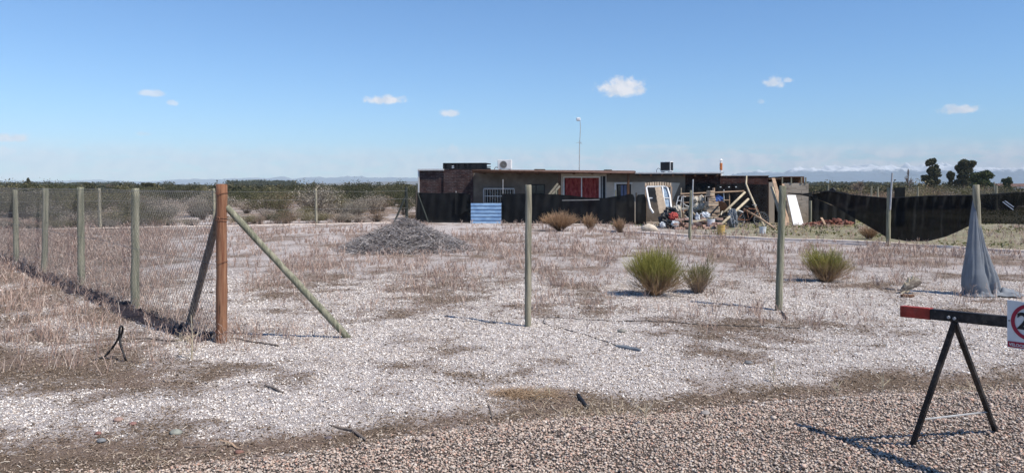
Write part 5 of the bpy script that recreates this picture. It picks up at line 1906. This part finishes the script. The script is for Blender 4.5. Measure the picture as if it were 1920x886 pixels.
# thin pole and its post by the clutter, and post carrying the hanging net
o = single_post((1293, 450), (1296, 357), .05, 'short greenish post with a thin metal rod before the rubbish', M['post_green'], 8)
MB().tube([gp(1293, 450) + Vector((.06, -.03, .5)), at(1299, 336, gp(1293, 450).y) + Vector((0, -.03, 0))], .022, 6).build('rod', M['steel'], None)
o2 = bpy.data.objects['rod']; o2.parent = o; o2.location = -o.location
o = single_post((1665, 461), (1667, 352), .062, 'greenish post with a metal rod holding the hanging black net', M['post_green'], 9)
b = gp(1665, 461)
ro = MB().tube([at(1669, 393, b.y - .08), at(1673, 324, b.y - .08)], .026, 7).build('rod', M['steel'], None)
ro.parent = o; ro.location = -o.location


# ------------------------------------------------------------------ hanging net on the right
class NetFrame:
    def d(s, px, off=0): k = (px - 960) / F; return 27.75 / (1 + .66 * k) + off
    def P(s, px, py, w=0): return at(px, py, s.d(px) - w)


NF = NetFrame()
hn = thing('hanging_net', tuple(at(1665, 460, NF.d(1665))), 'large black shade net sagging between posts across the right side', 'netting')
net_surface(NF, [(1478, 361, 363), (1505, 363, 366), (1530, 362.5, 372), (1556, 357, 382), (1580, 360, 395), (1600, 365, 408), (1630, 368.5, 425), (1665, 371.5, 446), (1700, 369.5, 452), (1740, 366.5, 452), (1775, 366.5, 443), (1800, 366, 432), (1826, 365.5, 419)],
            -.12, M['cloth_dark'], hn, 'netting', 11, 22, .10)
net_surface(NF, [(1826, 365.5, 419), (1860, 364, 419), (1905, 360, 420), (1960, 358, 421)], -.12, M['cloth_thin'], hn, 'netting', 12, 14, .06)
m = MB()
m.tube([NF.P(x, y, .0) for x, y in ((1478, 362), (1505, 363.5), (1556, 357.5), (1600, 365.5), (1665, 371.5), (1740, 367), (1826, 366), (1905, 361), (1960, 359))], .012, 5)
m.tube([NF.P(x, y, -.1) for x, y in ((1556, 357), (1562, 354), (1566, 358))], .05, 6)
m.build('rope', M['rubber'], hn)
m = MB(); m.bar(NF.P(1880, 378, .1), NF.P(1900, 393, .1), .05, .02); m.bar(NF.P(1884, 376, .1), NF.P(1901, 388, .1), .03, .02)
m.build('strap', M['plastic_white'], hn)
# chain-link behind the net, further posts
o = single_post((1985, 482), (1987, 345), .055, 'greenish post at the far right end of the hanging net', M['post_green'], 10)
# dark sheeting between the shed and the net
rt = thing('dark_screen', tuple(gd(1540, 31.9)), 'dark cloth screen behind the orange brick pile', 'screen')
sc_ = MB(); n = 20
for i in range(n + 1):
    px = 1516 + 88 * i / n; dd = 32.0 + .06 * math.sin(i * 1.7)
    z = at(px, np.interp(px, [1516, 1530, 1560, 1604], [362, 372, 385, 398]), dd).z
    p = gd(px, dd); sc_.v += [(p.x, p.y, 0), (p.x, p.y, z)]
sc_.f = [(2 * i, 2 * i + 2, 2 * i + 3, 2 * i + 1) for i in range(n)]
sc_.build('cloth', M['cloth_dark'], rt, smooth=True)
p = at(1520, 376, 31.8); MB().tube([gd(1520, 31.8), p], .05, 7).build('post', M['post_green'], rt)
# small posts and black cloth far behind the net
for i, (px, yt, d, r, lab) in enumerate([(1553, 346, 50, .06, 'thin far post left of the bare tree'), (1634, 349, 46, .06, 'pale far post left of the forked stake'), (1721, 350, 48, .06, 'thin far post in the thicket right of the black cloth'), (1864, 341, 55, .05, 'dark thin far post right of the broad green tree'), (1868, 348, 50, .08, 'pale far post near the right edge of the thicket')]):
    b = gd(px, d); t = at(px, yt, d)
    tag(post_mb(b, t, r, i, n=7, segs=3).build('fence_post', M['post_grey'], loc=tuple(b)), lab, 'fence post', 'far thin posts behind the net')
rt = thing('forked_stake', tuple(gd(1646, 46)), 'pale three legged stake behind the hanging net', 'stake')
m = MB(); m.tube([gd(1646, 46), at(1646, 350, 46)], .05, 6)
m.tube([gd(1641, 46), at(1646, 360, 46)], .035, 5); m.tube([gd(1651, 46), at(1646, 360, 46)], .035, 5); m.build('stick', M['post_grey'], rt)
rt = thing('cloth_screen', tuple(gd(1686, 30)), 'small black cloth patch standing up behind the hanging net', 'screen')
m = MB(); a, b = at(1678, 352, 30), at(1697, 351, 30); m.hexa([Vector((a.x, 30, 0)), Vector((b.x, 30, 0)), Vector((b.x, 30.05, 0)), Vector((a.x, 30.05, 0)), a, b, b + Vector((0, .05, 0)), a + Vector((0, .05, 0))]); m.build('cloth', M['cloth_dark'], rt)
# far low shed at right edge
rt = thing('farm_shed', tuple(gd(1930, 140)), 'long low shed with dark roof and pale wall far off at the right edge', 'shed')
b0, b1 = gd(1878, 140), gd(2050, 140)
MB().hexa([b0, b1, b1 + Vector((0, 8, 0)), b0 + Vector((0, 8, 0)), b0 + Vector((0, 0, 1.45)), b1 + Vector((0, 0, 1.45)), b1 + Vector((0, 8, 1.45)), b0 + Vector((0, 8, 1.45))]).build('wall', M['white'], rt)
MB().hexa([b0 + Vector((-.3, -.4, 1.46)), b1 + Vector((.3, -.4, 1.46)), b1 + Vector((.3, 8.4, 1.46)), b0 + Vector((-.3, 8.4, 1.46)), b0 + Vector((-.3, 3.5, 2.0)), b1 + Vector((.3, 3.5, 2.0)), b1 + Vector((.3, 4.5, 2.0)), b0 + Vector((-.3, 4.5, 2.0))]).build('roof', M['roof'], rt)


# ------------------------------------------------------------------ tarpaulin wrapped round the right post
def tarp():
    b = gp(1840, 553); d = b.y
    rt = thing('tarpaulin', tuple(b), 'grey tarpaulin tied to the pale post and spread out at its foot', 'tarpaulin')
    nt, nz_ = 120, 60
    ys = np.array([375, 400, 430, 460, 490, 515, 535, 548, 554])
    lx = np.array([1825, 1821, 1817.5, 1814.5, 1811, 1807, 1806, 1809, 1812])
    rx = np.array([1829, 1833, 1838, 1844, 1853, 1862, 1867, 1870, 1871])
    V = []
    for j in range(nz_ + 1):
        t = j / nz_; y = 375 + (553 - 375) * t
        a, c = np.interp(y, ys, lx), np.interp(y, ys, rx)
        cx = ((a + c) / 2 - 960) / F * d; rr_ = (c - a) / 2 / F * d
        z = max(HC - (y - 347) / F * d, gz(b.x, b.y) + .0)
        for i in range(nt):
            th = 2 * PI * i / nt
            fold = 0
            side = math.exp(-((th - 5.75) / .75) ** 2) + math.exp(-((th + 2 * PI - 5.75) / .75) ** 2)     # gathers down the right edge
            ph = th * 9 + 5 * float(vnoise(th * 1.7 + 3, t * 2.2)) + 1.8 * t
            fold += .46 * side * (abs(math.sin(ph)) - .5) * (1 - .35 * t)
            back = math.exp(-((th - 1.6) / 1.2) ** 2)
            fold += .15 * back * math.sin(th * 11 + t * 2)
            fold += .05 * (1 - t) * math.sin(th * 7 + 3 * t) + .12 * (float(vnoise(th * 1.6 + 9, t * 3)) - .5) + .07 * (abs(float(vnoise(th * 3.5 + 2 * t, t * 2.4 + 7)) * 2 - 1) - .5)
            fold -= .26 * math.exp(-((th - 5.05 + .5 * (1 - t)) / .12) ** 2) * sstep(t, .55, .9)
            ry = rr_ * .72 + .02
            V.append((cx + rr_ * (1 + fold) * math.cos(th), d + ry * (1 + fold) * math.sin(th) , z))
    f = [(j * nt + i, (j + 1) * nt + i, (j + 1) * nt + (i + 1) % nt, j * nt + (i + 1) % nt) for j in range(nz_) for i in range(nt)]
    mb = MB(); mb.v = V; mb.f = f
    o = mb.build('drape', M['tarp'], rt, smooth=True)
    # crumpled skirt on the ground
    V = []; nr = 14; nt = 90
    for j in range(nr + 1):
        t = j / nr
        for i in range(nt):
            th = 2 * PI * i / nt
            w = .75 + 1.0 * (float(vnoise(5 + 3.3 * math.cos(th), 5 + 3.3 * math.sin(th))) - .3)
            if math.cos(th) > 0: w *= 1 + .35 * math.cos(th) ** 2
            rad = .20 + ((.05 + .30 * max(0, math.cos(th - .2)) ** 1.5 + .12 * max(0, -math.sin(th))) * w) * t
            x = b.x + rad * math.cos(th) * 1.15; y = d + rad * math.sin(th) * .8
            z = gz(x, y) + .012 + (.17 * abs(float(vnoise(x * 9 + 4, y * 9)) - .5) * 2 * (1 - t) ** .6 + .05 * abs(float(vnoise(x * 22, y * 22 + 5)) - .5)) * (.35 + .65 * math.sin(min(1, t + .2) * PI * .75))
            V.append((x, y, z))
    f = [(j * nt + i, (j + 1) * nt + i, (j + 1) * nt + (i + 1) % nt, j * nt + (i + 1) % nt) for j in range(nr) for i in range(nt)]
    mb = MB(); mb.v = V; mb.f = f
    mb.build('skirt', M['tarp'], rt, smooth=True)


tarp()


# ------------------------------------------------------------------ road barrier with sign
def barrier():
    f1 = gp(1711, 836); f2 = gp(1866, 809)
    mid = (f1 + f2) / 2
    root = thing('road_barrier', tuple(mid), 'black A frame road barrier with a red ended beam on the gravel', 'barrier')
    apx = at(1789, 599, mid.y - .06)
    e0 = at(1692, 582.5, 4.75); zb = e0.z
    # beam: level bar going right and slightly towards the camera
    d2 = 4.18
    e1 = at(1895, 603, d2)
    dr = (e1 - e0).normalized()
    kk = (1747 - 960) / F
    sp = e0 + dr * ((kk * e0.y - e0.x) / (dr.x - kk * dr.y))
    L = 1.9
    hh = .064
    up = Vector((0, 0, 1))
    def beam(a, b, w, h):
        x = (b - a).normalized(); s = x.cross(up).normalized()
        v = []
        for p in (a, b):
            v += [p - s * w / 2 - up * h / 2, p + s * w / 2 - up * h / 2, p + s * w / 2 + up * h / 2, p - s * w / 2 + up * h / 2]
        return MB().hexa([v[0], v[1], v[5], v[4], v[3], v[2], v[6], v[7]])
    bm = beam(e0, e0 + dr * L, .04, hh).build('beam', M['black_worn'], root, bevel=.004)
    sl = (sp - e0).length
    beam(e0 - dr * .003, e0 + dr * sl, .046, hh + .006).build('red_end', M['red'], bm, bevel=.004)
    kk = (1790 - 960) / F
    q = e0 + dr * ((kk * e0.y - e0.x) / (dr.x - kk * dr.y)); apx = Vector((q.x, q.y, q.z - hh * .55))
    s = dr.cross(up).normalized()
    for f in (f1, f2):
        MB().bar(apx, f + Vector((0, 0, .01)), .029, .029).build('leg', M['black_worn'], root, bevel=.003)
    # second trestle at the far end (outside the picture)
    off = dr * (L - .62)
    for f in (f1, f2):
        g0 = f + off; g0.z = gz(g0.x, g0.y)
        MB().bar(apx + off, g0, .029, .029).build('leg', M['black_worn'], root)
    MB().tube([f1.lerp(apx, .225), f2.lerp(apx, .20)], .006, 6).build('tie_bar', M['steel'], root)
    for kk_, z_ in ((.0, .0), (.035, -.004)):
        q_ = apx + dr * (kk_ - .018) - s * .024 * (1 if (-s).y < 0 else -1)
        MB().tube([q_ + up * (.03 + z_), q_ + up * (.03 + z_) - s * .012 * (1 if (-s).y < 0 else -1)], .009, 6).build('bolt', M['steel'], root)
    # sign plate
    face = -s if (-s).y < 0 else s
    x0 = e1 - dr * .003
    pl = Vector((x0.x, x0.y, 0)) + face * .03
    zt, zb2 = at(1895, 561, d2).z, at(1895, 649, d2).z
    W_ = .42
    plate = MB(); a = pl; b = pl + dr * W_
    th = face * -.006
    plate.hexa([Vector((a.x, a.y, zb2)), Vector((b.x, b.y, zb2)), Vector((b.x, b.y, zb2)) + th, Vector((a.x, a.y, zb2)) + th,
                Vector((a.x, a.y, zt)), Vector((b.x, b.y, zt)), Vector((b.x, b.y, zt)) + th, Vector((a.x, a.y, zt)) + th])
    sg = thing('speed_sign', (a.x, a.y, zb2), 'white speed sign with a red ring hung on the end of the barrier', 'road sign')
    pb = plate.build('plate', M['white'], sg)
    h = zt - zb2
    strip = h * .135
    def pt(u, z, o): return pl + dr * u + Vector((0, 0, z)) - Vector((0, 0, pl.z)) + face * o
    crim = mat('crimson_print', (.36, .02, .05), .5, .1, 5, 0)
    MB().add([pt(.004, zb2 + .003, .003), pt(W_ - .004, zb2 + .003, .003), pt(W_ - .004, zb2 + strip, .003), pt(.004, zb2 + strip, .003)], [(0, 1, 2, 3)]).build('strip', crim, sg)
    cz = zb2 + strip + (h - strip) * .5; R1 = (h - strip) * .44; R0 = R1 * .80; cu = .013 * 1.6 + R1
    mb = MB(); n = 48
    for i in range(n):
        t = 2 * PI * i / n
        mb.v += [tuple(pt(cu + R1 * math.cos(t), cz + R1 * math.sin(t), .003)), tuple(pt(cu + R0 * math.cos(t), cz + R0 * math.sin(t), .003))]
    mb.f = [(2 * i, 2 * ((i + 1) % n), 2 * ((i + 1) % n) + 1, 2 * i + 1) for i in range(n)]
    mb.build('ring', crim, sg)
    ang = math.atan2(dr.y, dr.x)
    def text(body, size, u, z, m, name):
        cu_ = bpy.data.curves.new(name, 'FONT'); cu_.body = body; cu_.size = size; cu_.offset = size * .02
        cu_.align_x = 'LEFT'; cu_.align_y = 'CENTER'; cu_.extrude = .0004
        cu_.materials.append(m)
        o = bpy.data.objects.new(name, cu_); link(o, sg)
        bpy.context.view_layer.update()
        me = bpy.data.meshes.new_from_object(o.evaluated_get(bpy.context.evaluated_depsgraph_get()))
        me.materials.clear(); me.materials.append(m)
        bpy.data.objects.remove(o)
        o = bpy.data.objects.new(name, me); link(o, sg)
        p = pt(u, z, .0045)
        o.location = p - Vector(sg.location); o.rotation_euler = (R(90), 0, ang)
    text('20', R0 * 1.6, cu - R0 * .86, cz, M['black'], 'number')
    text('VELOCIDAD MAXIMA', strip * .62, .012, zb2 + strip * .52, M['white'], 'lettering')
    MB().tube([pt(.012, cz, .002), pt(.012, cz, .006)], .0035, 8).build('bolt', M['black'], sg)


barrier()


# ------------------------------------------------------------------ small things on the ground
def on_ground(pts, lift=.01):
    return [Vector((p.x, p.y, gz(p.x, p.y) + lift)) for p in pts]


def smooth_path(px_pts, lift=.012, n=8):
    P = [gp(*q) for q in px_pts]; out = []
    for i in range(len(P) - 1):
        p0, p1, p2, p3 = P[max(0, i - 1)], P[i], P[i + 1], P[min(len(P) - 1, i + 2)]
        for k in range(n):
            t = k / n
            q = .5 * ((2 * p1) + (p2 - p0) * t + (2 * p0 - 5 * p1 + 4 * p2 - p3) * t * t + (3 * p1 - p0 - 3 * p2 + p3) * t ** 3)
            out.append(q)
    out.append(P[-1])
    return on_ground(out, lift)


hp = smooth_path([(1198, 657), (1165, 651), (1130, 638), (1080, 623), (1030, 611), (1019, 601), (1035, 596), (1080, 598), (1140, 601), (1240, 603), (1330, 609), (1430, 613), (1500, 616)], .002)
tag(MB().tube(hp, .0065, 6).build('hose_and_shadow', M['rubber'], loc=tuple(hp[0]), smooth=True), 'thin black irrigation hose looping over the white ground', 'hose')
hp = smooth_path([(770, 597), (830, 599), (890, 603), (930, 606)], .0)  # dark tube drawn as the shadow cast by the slim post
tag(MB().tube(hp, .0055, 6).build('hose_and_shadow', M['rubber'], loc=tuple(hp[0]), smooth=True), 'thin dark tube standing in for the shadow of the slim pale post', 'hose')
st = smooth_path([(1155, 650), (1175, 654), (1201, 658)], .012, 3)
tag(MB().tube(st, [.012, .016, .024, .028, .026, .022, .01][:len(st)], 6).build('rubber_strip', M['tarp'], loc=tuple(st[0])), 'dark blue strip at the near end of the looping hose', 'strip')
hp = smooth_path([(430, 636), (470, 642), (522, 650)], .012)  # thin dark tube lying flat on the ground
tag(MB().tube(hp, .010, 6).build('dark_line', M['bark'], loc=tuple(hp[0])), 'thin dark line on the ground right of the orange corner post', 'branch')
hp = smooth_path([(228, 640), (270, 636), (320, 640), (365, 637), (400, 628)], .012)
tag(MB().tube(hp, .009, 6).build('dark_line', M['bark'], loc=tuple(hp[0])), 'thin dark branch lying between the bent hose and the corner post', 'branch')

# bent black hose standing up in a loop
d = gp(233, 676).y
pl = [(170, 675), (188, 673), (200, 664), (214, 647), (223, 631), (224, 618), (226, 611), (230, 613), (229, 622), (226, 632), (225, 640), (229, 654), (233, 667), (237, 677)]
P = [at(*q, d + .05 * math.sin(i * .9)) for i, q in enumerate(pl)]
P[0] = gp(172, 676); P[1] = gp(190, 674) + Vector((0, 0, .02)); P[-1] = gp(237, 677)
out = []
for i in range(len(P) - 1):
    p0, p1, p2, p3 = P[max(0, i - 1)], P[i], P[i + 1], P[min(len(P) - 1, i + 2)]
    for k in range(4):
        t = k / 4
        out.append(.5 * ((2 * p1) + (p2 - p0) * t + (2 * p0 - 5 * p1 + 4 * p2 - p3) * t * t + (3 * p1 - p0 - 3 * p2 + p3) * t ** 3))
out.append(P[-1])
tag(MB().tube(out, .0105, 8).build('bent_hose', M['rubber'], loc=tuple(gp(233, 676)), smooth=True), 'black hose end bent into an upright loop on the left', 'hose')


def weed(px, py, h, label, seed, tangle=60):
    b = gp(px, py); r = random.Random(seed)
    rt = thing('dry_weed', tuple(b), label, 'weed')
    MB().tube([b - Vector((0, 0, .01)), b + Vector((.01, 0, h * .5)), b + Vector((-.005, 0, h))], [.010, .006, .003], 6).build('stem', M['wood_pale'], rt)
    m = MB()
    for i in range(tangle):
        c = b + Vector((r.uniform(-.13, .02), r.uniform(-.08, .08), r.uniform(.0, h * .55)))
        e = c + Vector((r.uniform(-.08, .08), r.uniform(-.06, .06), r.uniform(-.03, .08)))
        m.tube([c, (c + e) / 2 + Vector((0, 0, .01)), e], .0018, 3, False)
    m.build('twigs', M['wood_pale'], rt)


weed(359, 674, .44, 'tall pale dead stalk with tangled twigs before the corner post', 3)
weed(1028, 745, .0 + .10, 'low tangle of dry twigs on the white crust', 5, 20)
# forked pale twigs standing near the gravel
def twig(px, py, h, label, seed):
    b = gp(px, py); r = random.Random(seed); m = MB()
    m.tube([b, b + Vector((.01, 0, h))], [.004, .0025], 5)
    for i in range(6):
        c = b + Vector((0, 0, h * r.uniform(.2, .8))); m.tube([c, c + Vector((r.uniform(-.1, .1), r.uniform(-.05, .05), r.uniform(.04, .1)))], [.003, .0012], 4)
    tag(m.build('dead_twig', M['wood_pale'], loc=tuple(b)), label, 'twig')


twig(1655, 735, .17, 'upright pale twig at the edge of the gravel left of the barrier', 1)
twig(1450, 715, .16, 'forked pale twig standing above the brown ditch', 2)
twig(1210, 795, .14, 'bent pale twig by the gravel edge', 3)
twig(1570, 742, .10, 'small pale twig between the forked twig and the barrier', 4)


def stick(pts, r, mt, label, name='stick'):
    P = smooth_path(pts, r * .8, 4); n = len(P)
    rad = [r * (1 - .6 * abs(2 * i / (n - 1) - 1) ** 3) for i in range(n)]
    tag(MB().tube(P, rad, 7).build(name, M[mt], loc=tuple(P[0])), label, 'stick', 'sticks lying on the ground')


stick([(496, 723), (512, 728), (532, 737)], .011, 'bark', 'short dark stick on the white crust below the green brace')
stick([(618, 798), (650, 806), (672, 816), (686, 827)], .012, 'bark', 'long curved dark stick near the gravel edge')
stick([(1083, 739), (1090, 750), (1104, 765)], .014, 'rubber', 'thick black stub on the white crust above the brown ditch')
stick([(410, 826), (428, 830), (453, 842)], .008, 'wood_tan', 'thin reddish stick beside the brown stone at lower left')
stick([(915, 758), (920, 770), (923, 786)], .009, 'bark', 'small dark stick pointing at the gravel below the straw clump')
stick([(1466, 585), (1471, 593), (1476, 601)], .018, 'rubber', 'small dark stub at the foot of the leaning post')
stick([(345, 838), (365, 839), (385, 838)], .008, 'bark', 'thin brown stick left of the reddish stick')

stones = [(448, 849, .042, (.25, .09, .05), 'red brown stone at the end of the reddish stick'), (184, 813, .035, (.28, .09, .06), 'dark red stone left of two grey stones'),
          (190, 827, .042, (.20, .21, .22), 'blue grey stone just below the dark red stone'), (249, 795, .038, (.30, .12, .09), 'small red stone right of the dark red stone'),
          (330, 813, .060, (.33, .34, .28), 'flat greenish grey stone on the white crust at lower left'), (1403, 681, .055, (.16, .16, .17), 'dark grey stone on the white crust near the ditch'),
          (616, 822, .038, (.12, .08, .09), 'dark purple stone left of the long curved stick'), (1097, 806, .045, (.18, .09, .08), 'dark red stone at the edge of the gravel'),
          (1323, 776, .05, (.36, .32, .29), 'rounded pale brown stone on the gravel edge'), (222, 788, .05, (.42, .26, .20), 'pale pink stone above the small red stone'),
          (1165, 622, .07, (.28, .26, .22), 'flat grey brown stone beside the looping hose')]
for i, (px, py, r, c, lab) in enumerate(stones):
    r *= .72; c = tuple(.6 * v + .06 for v in c)
    b = gp(px, py)
    tag(MB().blob(b + Vector((0, 0, r * .25)), (r, r * .75, r * .5), i + 90, 12, 8, .2).build('stone', mat('stone', c, .85, .25, 20, .3, 60), loc=tuple(b), smooth=True), lab, 'stone', 'loose stones on the ground')

# clump of straw
b = gp(972, 742); r = np.random.default_rng(8); n = 900
q = r.normal(size=(n, 2)) * np.array([.13, .055]); a = r.normal(size=n) * .5 + .3; L = .05 + .1 * r.random(n)
P = np.zeros((n, 3, 3)); t = np.array([0, .5, 1])[None]
P[..., 0] = b.x + q[:, :1] + np.cos(a)[:, None] * L[:, None] * t; P[..., 1] = b.y + q[:, 1:] + np.sin(a)[:, None] * L[:, None] * t
P[..., 2] = height(P[..., 0], P[..., 1]) + .004 + .05 * r.random(n)[:, None] * np.sin(t * 2.6)
V, f, c = ribbons(P, np.full((n, 3), .0016), np.stack([-np.sin(a), np.cos(a), np.zeros(n)], 1))
o = mesh_obj('straw_clump', V, f, c, island_mat('gold_straw', [(0, (.20, .13, .08)), (.5, (.46, .33, .22)), (1, (.30, .20, .12))]), loc=tuple(b))
tag(o, 'flattened golden straw clump on the white crust', 'straw')

# broken root stump beside the tarpaulin
b = gp(1692, 551)
rt = thing('root_stump', tuple(b), 'pale broken root stump lying left of the tarpaulin', 'stump')
c0 = at(1690, 546, b.y); c1 = at(1722, 524, b.y)
m = MB().tube([c0, c0.lerp(c1, .3) + Vector((0, 0, .02)), c0.lerp(c1, .7), c1], [.03, .06, .075, .07], 9)
m.build('trunk', mat('pale_root', (.42, .37, .30), .9, .45, 14, .9, 30, col2=(.12, .09, .07)), rt)
m = MB()
for k, (px, py) in enumerate([(1697, 529), (1704, 520), (1712, 517), (1718, 531), (1688, 552), (1700, 548), (1708, 542)]):
    m.tube([c0.lerp(c1, .25 + .1 * k), at(px, py, b.y - .03)], [.035, .014], 6)
m.build('root', M['wood_pale'], rt)
stick([(1688, 556), (1700, 557), (1714, 556)], .03, 'wood_dark', 'short rusty brown log under the root stump')
